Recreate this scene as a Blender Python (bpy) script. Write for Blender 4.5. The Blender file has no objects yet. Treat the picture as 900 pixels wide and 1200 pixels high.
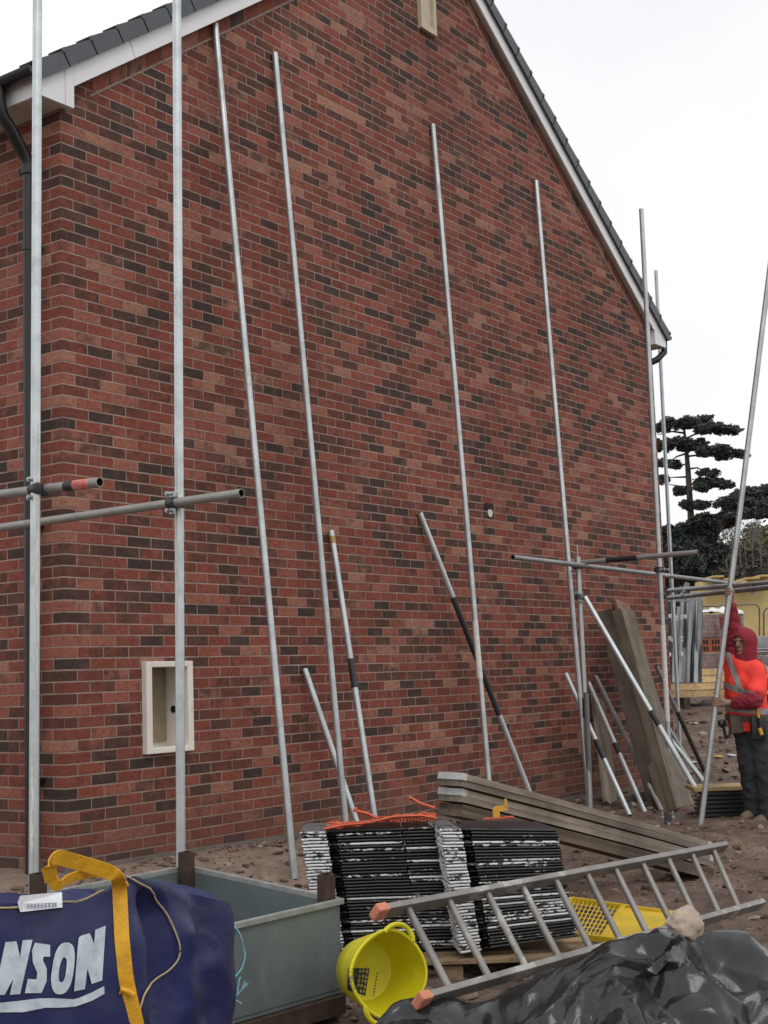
import bpy, bmesh, math, random
from mathutils import Vector, Matrix, noise
random.seed(7)
R_ = math.radians
D = bpy.data
scene = bpy.context.scene
COL = scene.collection

# ------------------------------------------------------------------ camera model (fitted to the brick courses)
F, YAW, PITCH, ROLL = 1616.45, .946319, .118037, -.034474
CAM = Vector((-6.0, -6.893, 1.169))
FW = Vector((math.sin(YAW)*math.cos(PITCH), math.cos(YAW)*math.cos(PITCH), math.sin(PITCH)))
_r = Vector((math.cos(YAW), -math.sin(YAW), 0)); _u = _r.cross(FW)
RT = _r*math.cos(ROLL)+_u*math.sin(ROLL)
UP = -_r*math.sin(ROLL)+_u*math.cos(ROLL)
LAT = _r.copy()                                   # level direction across the view
DEP = Vector((math.sin(YAW), math.cos(YAW), 0))   # level direction into the view
def ray(px, py): return FW+RT*((px-450)/F)-UP*((py-600)/F)
def P(px, py, d): return CAM+ray(px, py)*d
def onwall(px, py, y=0.0):
    r = ray(px, py); return CAM+r*((y-CAM.y)/r.y)
def onz(px, py, z):
    r = ray(px, py); return CAM+r*((z-CAM.z)/r.z)
W = 9.22                                          # gable width
def sm(a, b, t):
    t = max(0, min(1, (t-a)/(b-a))); return t*t*(3-2*t)
def lerp(a, b, t): return a+(b-a)*t
def interp(x, pts):
    if x <= pts[0][0]: return pts[0][1]
    for (a, b), (c, d) in zip(pts, pts[1:]):
        if x <= c: return lerp(b, d, (x-a)/(c-a))
    return pts[-1][1]
def fbm(p, o=4): return noise.fractal(p, 1.0, 2.0, o)
def ground_base(x, y):
    dh = (x-CAM.x)*DEP.x+(y-CAM.y)*DEP.y
    z = interp(dh, [(6.5, -.36), (8.5, -.31), (11, -.22), (13.5, -.2), (16, -.06), (18, .12), (22, .6), (26, .85), (34, 1.2), (60, 2.0), (120, 4), (250, 9), (1500, 12)])
    if dh < 22 and y < 1 and x < 11:
        zw = interp(x, [(-1.5, -.12), (0, .0), (1, .0), (2.3, -.03), (4, -.12), (7, -.17), (9.3, -.14)])
        t = sm(-1.35, -.12, y)*(1 if x < 9.2 else max(0, 1-(x-9.2)))
        z = lerp(z, zw, t)
    return z
def ground_z(x, y):
    z = ground_base(x, y)
    dh = (x-CAM.x)*DEP.x+(y-CAM.y)*DEP.y
    if dh < 40:
        k = 1 if y < -.15 or x > 9.6 else .25
        z += k*(.034*fbm(Vector((x*1.5, y*1.5, 3)), 3)+.030*abs(fbm(Vector((x*4.5, y*4.5, 9)), 3))+.010*fbm(Vector((x*16, y*16, 5)), 2))
    return z
def onground(px, py):
    r = ray(px, py); t = 3.0
    while t < 400:
        p = CAM+r*t
        if p.z < ground_base(p.x, p.y): return p
        t += .02
    return CAM+r*20
def foot(pa, pb, ydist):
    """extend the image line pa->pb until it meets the ground about ydist in front of the gable"""
    best = None
    for i in range(0, 200):
        k = 1+i*.004
        px, py = lerp(pa[0], pb[0], k), lerp(pa[1], pb[1], k)
        p = onground(px, py)
        if best is None or abs(p.y+ydist) < abs(best.y+ydist): best = p
    return best

# ------------------------------------------------------------------ node helpers
class NT:
    def __init__(s, name):
        s.m = D.materials.new(name); s.m.use_nodes = True; s.t = s.m.node_tree; s.t.nodes.clear()
        s.out = s.n('ShaderNodeOutputMaterial'); s.b = s.n('ShaderNodeBsdfPrincipled')
        s.l(s.b.outputs[0], s.out.inputs[0])
    def n(s, k): return s.t.nodes.new(k)
    def l(s, a, b): s.t.links.new(a, b)
    def setv(s, sock, v):
        if hasattr(v, 'is_output') or isinstance(v, bpy.types.NodeSocket): s.l(v, sock)
        else: sock.default_value = v
    def math(s, op, a, b=None, c=None, clamp=False):
        n = s.n('ShaderNodeMath'); n.operation = op; n.use_clamp = clamp
        s.setv(n.inputs[0], a)
        if b is not None: s.setv(n.inputs[1], b)
        if c is not None: s.setv(n.inputs[2], c)
        return n.outputs[0]
    def coord(s, k='Object'): return s.n('ShaderNodeTexCoord').outputs[k]
    def mapping(s, v, scale=(1, 1, 1), loc=(0, 0, 0)):
        n = s.n('ShaderNodeMapping'); s.l(v, n.inputs[0]); n.inputs['Scale'].default_value = scale; n.inputs['Location'].default_value = loc
        return n.outputs[0]
    def noise(s, v, scale, detail=4, rough=.55, out='Fac', dist=0):
        n = s.n('ShaderNodeTexNoise'); s.l(v, n.inputs['Vector']); n.inputs['Scale'].default_value = scale
        n.inputs['Detail'].default_value = detail; n.inputs['Roughness'].default_value = rough; n.inputs['Distortion'].default_value = dist
        return n.outputs[out]
    def ramp(s, f, stops, mode='LINEAR'):
        n = s.n('ShaderNodeValToRGB'); s.l(f, n.inputs[0]); cr = n.color_ramp; cr.interpolation = mode
        while len(cr.elements) < len(stops): cr.elements.new(.5)
        for e, (p, c) in zip(cr.elements, stops):
            e.position = p; e.color = (c, c, c, 1) if isinstance(c, (int, float)) else (*c, 1)
        return n.outputs[0]
    def mix(s, f, a, b, mode='MIX'):
        n = s.n('ShaderNodeMix'); n.data_type = 'RGBA'; n.blend_type = mode
        s.setv(n.inputs[0], f)
        for i, v in ((6, a), (7, b)):
            if isinstance(v, tuple): n.inputs[i].default_value = (*v, 1)
            else: s.l(v, n.inputs[i])
        return n.outputs[2]
    def bump(s, h, strength=.5, dist=.01):
        n = s.n('ShaderNodeBump'); n.inputs['Strength'].default_value = strength; n.inputs['Distance'].default_value = dist
        s.l(h, n.inputs['Height']); s.l(n.outputs[0], s.b.inputs['Normal'])
    def base(s, c):
        if isinstance(c, tuple): s.b.inputs['Base Color'].default_value = (*c, 1)
        else: s.l(c, s.b.inputs['Base Color'])
    def pset(s, **k):
        for a, v in k.items(): s.setv(s.b.inputs[a.replace('_', ' ')], v)
        return s

def simple(name, c, rough=.6, metal=0., var=.25, scale=6., bump=0., bscale=None, c2=None, spec=.5):
    t = NT(name); co = t.coord()
    f = t.noise(co, scale, 5, .6)
    a = tuple(x*(1-var) for x in c); b = tuple(min(1, x*(1+var)) for x in c)
    if c2: b = c2
    t.base(t.ramp(f, [(.3, a), (.7, b)]))
    t.pset(Roughness=t.math('ADD', rough-.08, t.math('MULTIPLY', f, .16)), Metallic=metal, Specular_IOR_Level=spec)
    if bump: t.bump(t.noise(co, bscale or scale*4, 5, .6), bump, .01)
    return t.m

def brick_mat(name, flip=False, dirt=0.):
    t = NT(name)
    uv = t.n('ShaderNodeUVMap'); uv.uv_map = 'UVMap'
    wn = t.noise(uv.outputs[0], 34, 4, .65, 'Color')
    vm = t.n('ShaderNodeVectorMath'); vm.operation = 'MULTIPLY_ADD'
    t.l(wn, vm.inputs[0]); vm.inputs[1].default_value = (.0075, .0065, 0)
    t.l(uv.outputs[0], vm.inputs[2])
    v2 = t.n('ShaderNodeVectorMath'); v2.operation = 'SUBTRACT'; t.l(vm.outputs[0], v2.inputs[0]); v2.inputs[1].default_value = (.00375, .00325, 0)
    sp = t.n('ShaderNodeSeparateXYZ'); t.l(v2.outputs[0], sp.inputs[0])
    u, v = sp.outputs[0], sp.outputs[1]
    vr = t.math('DIVIDE', v, .075); row = t.math('FLOOR', vr); fv = t.math('FRACT', vr)
    odd = t.math('MODULO', t.math('ADD', row, 200.), 2.)
    off = t.math('MULTIPLY_ADD', odd if flip else t.math('SUBTRACT', 1., odd), .1125, .005)
    # slight per course slip of the perpends
    wr = t.n('ShaderNodeTexWhiteNoise'); wr.noise_dimensions = '1D'; t.l(row, wr.inputs['W'])
    ur = t.math('DIVIDE', t.math('ADD', u, off), .225); ur = t.math('ADD', ur, t.math('MULTIPLY', t.math('SUBTRACT', wr.outputs[0], .5), .04))
    col = t.math('FLOOR', ur); fu = t.math('FRACT', ur)
    cx = t.n('ShaderNodeCombineXYZ'); t.l(col, cx.inputs[0]); t.l(row, cx.inputs[1])
    wh = t.n('ShaderNodeTexWhiteNoise'); wh.noise_dimensions = '2D'; t.l(cx.outputs[0], wh.inputs['Vector'])
    r1 = wh.outputs['Value']
    sc = t.n('ShaderNodeSeparateColor'); t.l(wh.outputs['Color'], sc.inputs[0])
    r2, r3 = sc.outputs[1], sc.outputs[2]
    low = t.noise(uv.outputs[0], .75, 3, .5)
    r1b = t.math('ADD', r1, t.math('MULTIPLY', t.math('SUBTRACT', low, .47), .75), clamp=True)
    tone = t.ramp(r1b, [(0, (.045, .030, .026)), (.09, (.060, .034, .028)), (.17, (.098, .039, .029)), (.27, (.138, .042, .028)), (.40, (.185, .050, .032)),
                        (.54, (.225, .059, .038)), (.66, (.188, .053, .036)), (.80, (.255, .078, .052)), (.93, (.275, .100, .070)), (1, (.31, .145, .096))])
    mott = t.noise(uv.outputs[0], 34, 4, .65)
    tone = t.mix(1., tone, t.ramp(mott, [(.3, .66), (.7, 1.32)]), 'MULTIPLY')
    # burnt smears inside some bricks
    sh = t.n('ShaderNodeVectorMath'); sh.operation = 'MULTIPLY_ADD'; t.l(wh.outputs['Color'], sh.inputs[0]); sh.inputs[1].default_value = (3, 3, 3); t.l(uv.outputs[0], sh.inputs[2])
    bn = t.noise(sh.outputs[0], 9.5, 5, .6)
    smear = t.ramp(t.math('ADD', bn, t.math('MULTIPLY', t.math('SUBTRACT', r2, .72), .62)), [(.44, 0.), (.66, 1.)])
    tone = t.mix(t.math('MULTIPLY', smear, .78), tone, (.044, .029, .024))
    lb = t.noise(sh.outputs[0], 9, 3, .6)
    tone = t.mix(t.ramp(lb, [(.5, 0.), (.75, .45)]), tone, t.mix(.5, tone, (.33, .135, .10)))
    fine = t.noise(uv.outputs[0], 160, 3, .7)
    tone = t.mix(1., tone, t.ramp(fine, [(.25, .72), (.75, 1.25)]), 'MULTIPLY')
    # mortar mask
    dv = t.math('MINIMUM', fv, t.math('SUBTRACT', 1., fv)); du = t.math('MULTIPLY', t.math('MINIMUM', fu, t.math('SUBTRACT', 1., fu)), 3.7)
    dm = t.math('MINIMUM', dv, du)
    brick = t.ramp(dm, [(.052, 0.), (.086, 1.)])
    mcol = t.ramp(t.noise(uv.outputs[0], 5, 4, .6), [(.3, (.225, .145, .118)), (.7, (.375, .27, .225))])
    c = t.mix(brick, mcol, tone)
    stain = t.ramp(t.noise(uv.outputs[0], .5, 5, .6), [(.3, .80), (.7, 1.14)])
    c = t.mix(1., c, stain, 'MULTIPLY')
    # lime bloom patches and splashed mud near the ground
    vz = t.n('ShaderNodeSeparateXYZ'); t.l(uv.outputs[0], vz.inputs[0])
    bloom = t.math('MULTIPLY', t.ramp(t.noise(uv.outputs[0], 1.1, 5, .65), [(.58, 0.), (.78, 1.)]), .16)
    c = t.mix(bloom, c, (.36, .25, .21))
    mud = t.math('MULTIPLY', t.ramp(t.math('ADD', vz.outputs[1], t.math('MULTIPLY', t.noise(uv.outputs[0], 3, 4, .6), .5)), [(.2, 1.), (.75, 0.)]), .4)
    c = t.mix(mud, c, (.10, .065, .048))
    t.base(c)
    t.pset(Roughness=.87, Specular_IOR_Level=.3)
    h = t.math('ADD', t.math('MULTIPLY', brick, 1.), t.math('MULTIPLY', fine, .22))
    h = t.math('ADD', h, t.math('MULTIPLY', r3, .25))
    t.bump(h, .75, .006)
    return t.m

def galv_mat(name, base=(.52, .55, .56), dull=.0, rough=.38, metal=.75):
    t = NT(name); co = t.coord('Generated'); ob = t.coord()
    oi = t.n('ShaderNodeObjectInfo').outputs['Random']
    f = t.noise(ob, 5, 5, .65); g = t.noise(ob, 60, 3, .6)
    c = t.ramp(f, [(.3, tuple(x*.74 for x in base)), (.55, base), (.8, tuple(min(1, x*1.12) for x in base))])
    c = t.mix(1., c, t.ramp(g, [(.3, .92), (.7, 1.04)]), 'MULTIPLY')
    spl = t.ramp(t.noise(ob, 2.4, 6, .72), [(.585, 0.), (.64, 1.)])
    c = t.mix(t.math('MULTIPLY', spl, .55+dull), c, (.45, .43, .40))
    t.base(c)
    t.pset(Metallic=t.math('SUBTRACT', metal, t.math('MULTIPLY', spl, .5), clamp=True), Roughness=t.ramp(f, [(.3, rough+.12), (.7, rough)]))
    t.bump(g, .12, .003)
    return t.m

def wood_mat(name, c1, c2, knots=True, axis='x'):
    t = NT(name); ob = t.coord()
    oi = t.n('ShaderNodeObjectInfo').outputs['Random']
    sc = {'x': (1.5, 26, 26), 'y': (26, 1.5, 26), 'z': (26, 26, 1.5)}[axis]
    mp = t.mapping(ob, sc)
    ad = t.n('ShaderNodeVectorMath'); ad.operation = 'ADD'; t.l(mp, ad.inputs[0])
    cb = t.n('ShaderNodeCombineXYZ'); t.l(t.math('MULTIPLY', oi, 50.), cb.inputs[0]); t.l(cb.outputs[0], ad.inputs[1])
    f = t.noise(ad.outputs[0], 1.0, 5, .6, dist=.6)
    c = t.ramp(f, [(.28, c1), (.5, tuple((a+b)/2 for a, b in zip(c1, c2))), (.74, c2)])
    st = t.noise(ob, 3.2, 5, .65)
    c = t.mix(1., c, t.ramp(st, [(.3, .62), (.7, 1.15)]), 'MULTIPLY')
    c = t.mix(1., c, t.ramp(oi, [(0., .62), (1., 1.25)]), 'MULTIPLY')
    t.base(c); t.pset(Roughness=.85, Specular_IOR_Level=.25)
    t.bump(f, .3, .004)
    return t.m

M = {}
M['brick'] = brick_mat('gable brick')
M['brick_front'] = brick_mat('front wall brick', True)
M['galv'] = galv_mat('galvanised tube')
M['galv_bright'] = galv_mat('bright galvanised tube', (.6, .64, .65), -.1, .36)
M['galv_dull'] = galv_mat('weathered tube', (.33, .32, .30), .1, .5, .5)
M['galv_dark'] = galv_mat('dark galvanised tube', (.30, .31, .32), .0, .42, .7)
M['black_paint'] = simple('black tape on tube', (.018, .018, .02), .5)
M['tube_inside'] = simple('tube inside', (.02, .019, .018), .9)
M['red_tape'] = simple('red tape', (.62, .09, .075), .5, scale=26, c2=(.62, .30, .24))
M['clamp'] = simple('coupler steel', (.06, .062, .066), .45, .6, .5, 40)
M['clamp_bolt'] = simple('coupler bolt', (.4, .42, .44), .4, .8, .3, 40)
M['upvc'] = simple('white upvc', (.74, .75, .76), .38, var=.04, scale=1.5)
M['soffit'] = simple('soffit board', (.55, .54, .52), .5, var=.06, scale=2)
M['verge'] = simple('dry verge plastic', (.062, .068, .077), .5, var=.22, scale=3)
M['roof_tile'] = simple('grey roof tile', (.10, .105, .112), .72, var=.28, scale=4, bump=.25, bscale=80)
M['black_plastic'] = simple('black rainwater plastic', (.010, .011, .013), .36, var=.3, scale=3)
M['meter'] = simple('cream plastic', (.70, .66, .60), .5, var=.05, scale=5)
M['meter_back'] = simple('meter back board', (.25, .195, .125), .8, var=.22, scale=9, bump=.2)
M['stone'] = simple('cream cast stone', (.50, .43, .32), .8, var=.12, scale=7, bump=.15)
M['hole'] = simple('dark hole', (.012, .01, .009), .9)
M['pipe_white'] = simple('flue pipe', (.6, .6, .58), .4, var=.05)
M['mortar'] = simple('verge mortar', (.25, .19, .165), .9, var=.25, scale=14)
M['footing'] = simple('concrete footing', (.14, .115, .10), .92, var=.3, scale=8, bump=.4)

# ------------------------------------------------------------------ mesh helpers
class MB:
    def __init__(s): s.bm = bmesh.new(); s.mi = 0
    def face(s, vs, mi=None):
        try:
            f = s.bm.faces.new(vs); f.material_index = s.mi if mi is None else mi; return f
        except ValueError: return None
    def poly(s, pts): return s.face([s.bm.verts.new(p) for p in pts])
    def box(s, c, size, ax=None, bev=0.):
        c = Vector(c); ax = ax or (Vector((1, 0, 0)), Vector((0, 1, 0)), Vector((0, 0, 1)))
        vs = []
        for k in (-1, 1):
            for j in (-1, 1):
                for i in (-1, 1):
                    vs.append(s.bm.verts.new(c+ax[0]*(i*size[0]/2)+ax[1]*(j*size[1]/2)+ax[2]*(k*size[2]/2)))
        fs = [(0, 2, 3, 1), (4, 5, 7, 6), (0, 1, 5, 4), (2, 6, 7, 3), (0, 4, 6, 2), (1, 3, 7, 5)]
        out = [s.face([vs[i] for i in f]) for f in fs]
        if bev > 0:
            es = list({e for f in out if f for e in f.edges})
            bmesh.ops.bevel(s.bm, geom=es, offset=bev, segments=2, affect='EDGES', profile=.6, material=-1)
        return s
    def ring(s, c, n, r, seg, ref=None, sy=1.):
        n = n.normalized(); ref = ref or (Vector((0, 0, 1)) if abs(n.z) < .9 else Vector((1, 0, 0)))
        a = n.cross(ref).normalized(); b = n.cross(a).normalized()
        return [s.bm.verts.new(c+(a*math.cos(t)+b*math.sin(t)*sy)*r) for t in (2*math.pi*i/seg for i in range(seg))]
    def bridge(s, A, B):
        n = len(A)
        for i in range(n): s.face([A[i], A[(i+1) % n], B[(i+1) % n], B[i]])
    def path(s, pts, rad, seg=10, caps=True, ref=None):
        pts = [Vector(p) for p in pts]
        rr = rad if isinstance(rad, (list, tuple)) else [rad]*len(pts)
        rings = []
        if ref is None:
            n0 = pts[-1]-pts[0]; ref = Vector((0, 0, 1)) if abs(n0.normalized().z) < .9 else Vector((1, .3, 0)).normalized()
        for i, p in enumerate(pts):
            n = (pts[min(i+1, len(pts)-1)]-pts[max(i-1, 0)])
            rings.append(s.ring(p, n, rr[i], seg, ref))
        for a, b in zip(rings, rings[1:]): s.bridge(a, b)
        if caps: s.face(rings[0]); s.face(list(reversed(rings[-1])))
        return s
    def hollow(s, a, b, r, thick=.004, seg=16, nseg=1):
        """a tube with open ends whose inside can be seen"""
        a, b = Vector(a), Vector(b); n = b-a
        o = [s.ring(a.lerp(b, i/nseg), n, r, seg) for i in range(nseg+1)]
        for p, q in zip(o, o[1:]): s.bridge(p, q)
        d = n.normalized()*min(.15, n.length*.3)
        for e, dd, oo in ((a, d, o[0]), (b, -d, o[-1])):
            i0 = s.ring(e, n, r-thick, seg); s.bridge(oo, i0)
            i1 = s.ring(e+dd, n, r-thick, seg)
            m = s.mi; s.mi = 1; s.bridge(i0, i1); s.face(i1); s.mi = m
        return s
    def lathe(s, c, ax, prof, seg=24, ref=None):
        rings = [s.ring(Vector(c)+ax*h, ax, r, seg, ref) for h, r in prof]
        for a, b in zip(rings, rings[1:]): s.bridge(a, b)
        return s
    def prism(s, pts, ext):
        """closed outline extruded by a vector"""
        ext = Vector(ext); A = [s.bm.verts.new(Vector(p)) for p in pts]; B = [s.bm.verts.new(Vector(p)+ext) for p in pts]
        s.face(list(reversed(A))); s.face(B); s.bridge(A, B); return s
    def blob(s, c, r, sub=2, scale=(1, 1, 1), amp=.25, freq=1.5, seed=0):
        res = bmesh.ops.create_icosphere(s.bm, subdivisions=sub, radius=1)
        c = Vector(c)
        for v in res['verts']:
            d = v.co.normalized(); k = 1+amp*noise.fractal(d*freq+Vector((seed*7.3, seed*3.1, 0)), 1, 2, 3)
            v.co = c+Vector((d.x*scale[0], d.y*scale[1], d.z*scale[2]))*r*k
        for v in res['verts']:
            for f in v.link_faces: f.material_index = s.mi
        return s
    def build(s, name, mats, parent=None, smooth=None, loc=None, recalc=True):
        if recalc: bmesh.ops.recalc_face_normals(s.bm, faces=s.bm.faces[:])
        off = Vector(loc) if loc is not None else (WORLD.get(parent.name, Vector((0, 0, 0))) if parent else None)
        if off is None:
            n = max(1, len(s.bm.verts)); mn = Vector((sum(v.co.x for v in s.bm.verts)/n, sum(v.co.y for v in s.bm.verts)/n, min(v.co.z for v in s.bm.verts)))
            off = mn
        bmesh.ops.translate(s.bm, verts=s.bm.verts[:], vec=-off)
        me = D.meshes.new(name); s.bm.to_mesh(me); s.bm.free()
        for m in (mats if isinstance(mats, (list, tuple)) else [mats]): me.materials.append(m)
        if smooth is not None:
            me.polygons.foreach_set('use_smooth', [True]*len(me.polygons))
            if smooth < 179: me.set_sharp_from_angle(angle=R_(smooth))
        o = D.objects.new(name, me); COL.objects.link(o)
        if parent: o.parent = parent; o.location = off-WORLD.get(parent.name, Vector((0, 0, 0)))
        else: o.location = off
        WORLD[o.name] = off.copy()
        return o
WORLD = {}
def tag(o, label=None, cat=None, group=None, kind=None):
    if label: o['label'] = label
    if cat: o['category'] = cat
    if group: o['group'] = group
    if kind: o['kind'] = kind
    return o
def empty(name, loc, label=None, cat=None, group=None):
    o = D.objects.new(name, None); COL.objects.link(o); o.location = loc; o.empty_display_size = .1
    WORLD[o.name] = Vector(loc); return tag(o, label, cat, group)
def frame(a, b, upish=Vector((0, 0, 1))):
    x = (Vector(b)-Vector(a)).normalized(); y = upish.cross(x).normalized(); z = x.cross(y).normalized()
    return x, y, z

# ------------------------------------------------------------------ ground
def soil_mat():
    t = NT('bare soil'); g = t.n('ShaderNodeNewGeometry').outputs['Position']
    f = t.noise(g, 1.3, 6, .62); f2 = t.noise(g, 9, 6, .7); f3 = t.noise(g, 45, 4, .7)
    c = t.ramp(f, [(.3, (.078, .053, .041)), (.5, (.130, .088, .065)), (.72, (.215, .152, .113))])
    c = t.mix(1., c, t.ramp(f2, [(.28, .55), (.72, 1.45)]), 'MULTIPLY')
    c = t.mix(1., c, t.ramp(f3, [(.3, .72), (.7, 1.3)]), 'MULTIPLY')
    s = t.n('ShaderNodeSeparateXYZ'); t.l(g, s.inputs[0])
    # building sand spilt along the foot of the wall on the left
    wy = t.math('ADD', s.outputs[1], t.math('MULTIPLY', f2, .7))
    sx = t.ramp(t.math('DIVIDE', s.outputs[0], 10.), [(.36, 1.), (.5, 0.)])
    sand = t.math('MULTIPLY', t.ramp(t.math('MULTIPLY_ADD', wy, .25, .6), [(.3, 0.), (.42, 1.)]), sx)
    sc = t.ramp(f2, [(.3, (.17, .115, .09)), (.7, (.30, .215, .17))])
    c = t.mix(t.math('MULTIPLY', sand, .85), c, sc)
    wet = t.ramp(t.noise(g, .9, 4, .6), [(.45, .93), (.62, .55)])
    t.base(c); t.pset(Roughness=wet, Specular_IOR_Level=.35)
    t.bump(t.math('ADD', t.math('MULTIPLY', f2, .7), t.math('MULTIPLY', f3, .4)), .9, .03)
    return t.m
M['soil'] = soil_mat()
def axis_lines(lo, hi, step, far, n):
    a = []
    x = lo
    while x < hi: a.append(x); x += step
    k = [lo-far*(i/n)**3-step*i for i in range(n, 0, -1)]; j = [hi+far*(i/n)**3+step*(i-1) for i in range(1, n+1)]
    return k+a+[hi]+j
b = MB()
xs = axis_lines(-3.5, 13, .05, 1800, 26); ys = axis_lines(-6.4, 1.2, .05, 1800, 26)
gv = [[b.bm.verts.new((x, y, ground_z(x, y))) for x in xs] for y in ys]
for j in range(len(ys)-1):
    for i in range(len(xs)-1): b.face([gv[j][i], gv[j][i+1], gv[j+1][i+1], gv[j+1][i]])
tag(b.build('ground', M['soil'], smooth=180, loc=(0, 0, 0)), kind='structure')

# rubble strewn over the soil: nobody could count it
def rubble():
    t = NT('rubble'); ob = t.n('ShaderNodeNewGeometry')
    r = ob.outputs['Random Per Island']
    c = t.ramp(r, [(0, (.085, .058, .043)), (.4, (.13, .09, .068)), (.7, (.20, .145, .11)), (.82, (.17, .075, .052)), (.92, (.26, .20, .165)), (1, (.38, .33, .28))])
    c = t.mix(1., c, t.ramp(t.noise(t.coord(), 40, 4, .6), [(.3, .7), (.7, 1.25)]), 'MULTIPLY')
    t.base(c); t.pset(Roughness=.92); t.bump(t.noise(t.coord(), 70, 3), .5, .01)
    return t.m
M['rubble'] = rubble()
b = MB()
rr = random.Random(3)
def pebble(p, s, k):
    q = bmesh.ops.create_icosphere(b.bm, subdivisions=1, radius=1)
    ax = Matrix.Rotation(rr.random()*6.3, 3, 'Z') @ Matrix.Rotation(rr.random()*.5, 3, 'X')
    sc = (s*rr.uniform(.7, 1.5), s*rr.uniform(.6, 1.1), s*rr.uniform(.35, .7))
    for v in q['verts']:
        c = v.co*(1+.42*rr.uniform(-1, 1)); v.co = ax @ Vector((c.x*sc[0], c.y*sc[1], c.z*sc[2]))+p
for i in range(7500):
    dh = 6+rr.random()**1.3*15; la = rr.uniform(-.34, .33)*dh
    p = CAM+DEP*dh+LAT*la
    if p.y > -.06 and p.x < 9.3: continue
    s = rr.choice([.007, .009, .011, .014, .018, .025, .034])*(1 if dh < 13 else 1.5)*rr.uniform(.7, 1.2)
    pebble(Vector((p.x, p.y, ground_z(p.x, p.y)+s*.15)), s, i)
for i in range(700):                       # more lumps along the spilt sand at the wall
    x = rr.uniform(-1, 4.5); y = -rr.random()**1.5*1.3-.06; s = rr.choice([.006, .008, .011, .015, .02, .03])
    pebble(Vector((x, y, ground_z(x, y)+s*.15)), s, i)
tag(b.build('rubble', M['rubble'], smooth=None, loc=(0, 0, 0)), 'broken stone and clods strewn over the bare brown soil', 'rubble', kind='stuff')

# ------------------------------------------------------------------ the house
H = empty('brick_house', (0, 0, 0), 'new red brick house with steep gable end and white bargeboards', 'house')
TAN = .705; ZB = 5.15                       # bargeboard lower edge above the corner, roof pitch
HD = 9.0
def rake(x): return ZB+TAN*min(x, W-x)
BASE = -.5
mx0, mx1, mz0, mz1 = .70, 1.115, .715, 1.30    # meter box opening
def uvwall(o, fn):
    me = o.data; l = me.uv_layers.new(name='UVMap')
    for p in me.polygons:
        for li in p.loop_indices:
            co = me.vertices[me.loops[li].vertex_index].co; l.data[li].uv = fn(co)
b = MB()
ins = .10
def zt(x): return rake(x)+.16
def quad(x0, x1, z00, z01, z10, z11): b.poly([(x0, 0, z00), (x1, 0, z10), (x1, 0, z11), (x0, 0, z01)])
quad(0, mx0, BASE, zt(0), BASE, zt(mx0))
quad(mx0, mx1, BASE, mz0, BASE, mz0); quad(mx0, mx1, mz1, zt(mx0), mz1, zt(mx1))
quad(mx1, W/2, BASE, zt(mx1), BASE, zt(W/2)); quad(W/2, W, BASE, zt(W/2), BASE, zt(W))
o = b.build('gable_wall', M['brick'], H, recalc=False); uvwall(o, lambda c: (c.x, c.z))
b = MB(); b.poly([(0, HD, BASE), (0, 0, BASE), (0, 0, 5.3), (0, HD, 5.3)])
o = b.build('front_wall', M['brick_front'], H, recalc=False); uvwall(o, lambda c: (c.y, c.z))
b = MB(); b.poly([(W, 0, BASE), (W, HD, BASE), (W, HD, 5.3), (W, 0, 5.3)])
o = b.build('rear_wall', M['brick_front'], H, recalc=False); uvwall(o, lambda c: (c.y, c.z))
b = MB(); b.poly([(W, HD, BASE), (0, HD, BASE), (0, HD, 5.3), (W/2, HD, 5.3+TAN*W/2), (W, HD, 5.3)])
o = b.build('party_wall', M['brick'], H, recalc=False); uvwall(o, lambda c: (c.x, c.z))
# brick-on-edge verge course that follows each rake, bedded in mortar
for sgn in (1, -1):
    b = MB(); L = []
    x0, x1 = .28, W/2-.02
    def rp(x, dz): return Vector((x if sgn > 0 else W-x, -.004, rake(x)+dz))
    b.poly([rp(x0, -.118), rp(x1, -.118), rp(x1, .06), rp(x0, .06)])
    o = b.build('verge_course', M['brick'], H)
    me = o.data; l = me.uv_layers.new(name='UVMap'); c_ = math.cos(math.atan(TAN)); s_ = math.sin(math.atan(TAN))
    for p in me.polygons:
        for li in p.loop_indices:
            co = me.vertices[me.loops[li].vertex_index].co
            xx = co.x if sgn > 0 else W-co.x
            l.data[li].uv = (xx/c_*1.0+3.3, (co.z-rake(xx)+.118)*c_*.72+.004+.075*17)
    b = MB()
    b.prism([rp(x0-.02, -.134)+Vector((0, -.002, 0)), rp(x1, -.134)+Vector((0, -.002, 0)), rp(x1, -.114)+Vector((0, -.002, 0)), rp(x0-.02, -.114)+Vector((0, -.002, 0))], (0, .005, 0))
    b.build('verge_mortar', M['mortar'], H)
b = MB(); b.prism([(-.02, -.03, -.2), (W, -.03, -.3), (W, -.03, -.145), (5, -.03, -.10), (2.6, -.03, .0), (-.02, -.03, .035)], (0, .028, 0))
b.build('footing', M['footing'], H)

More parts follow.
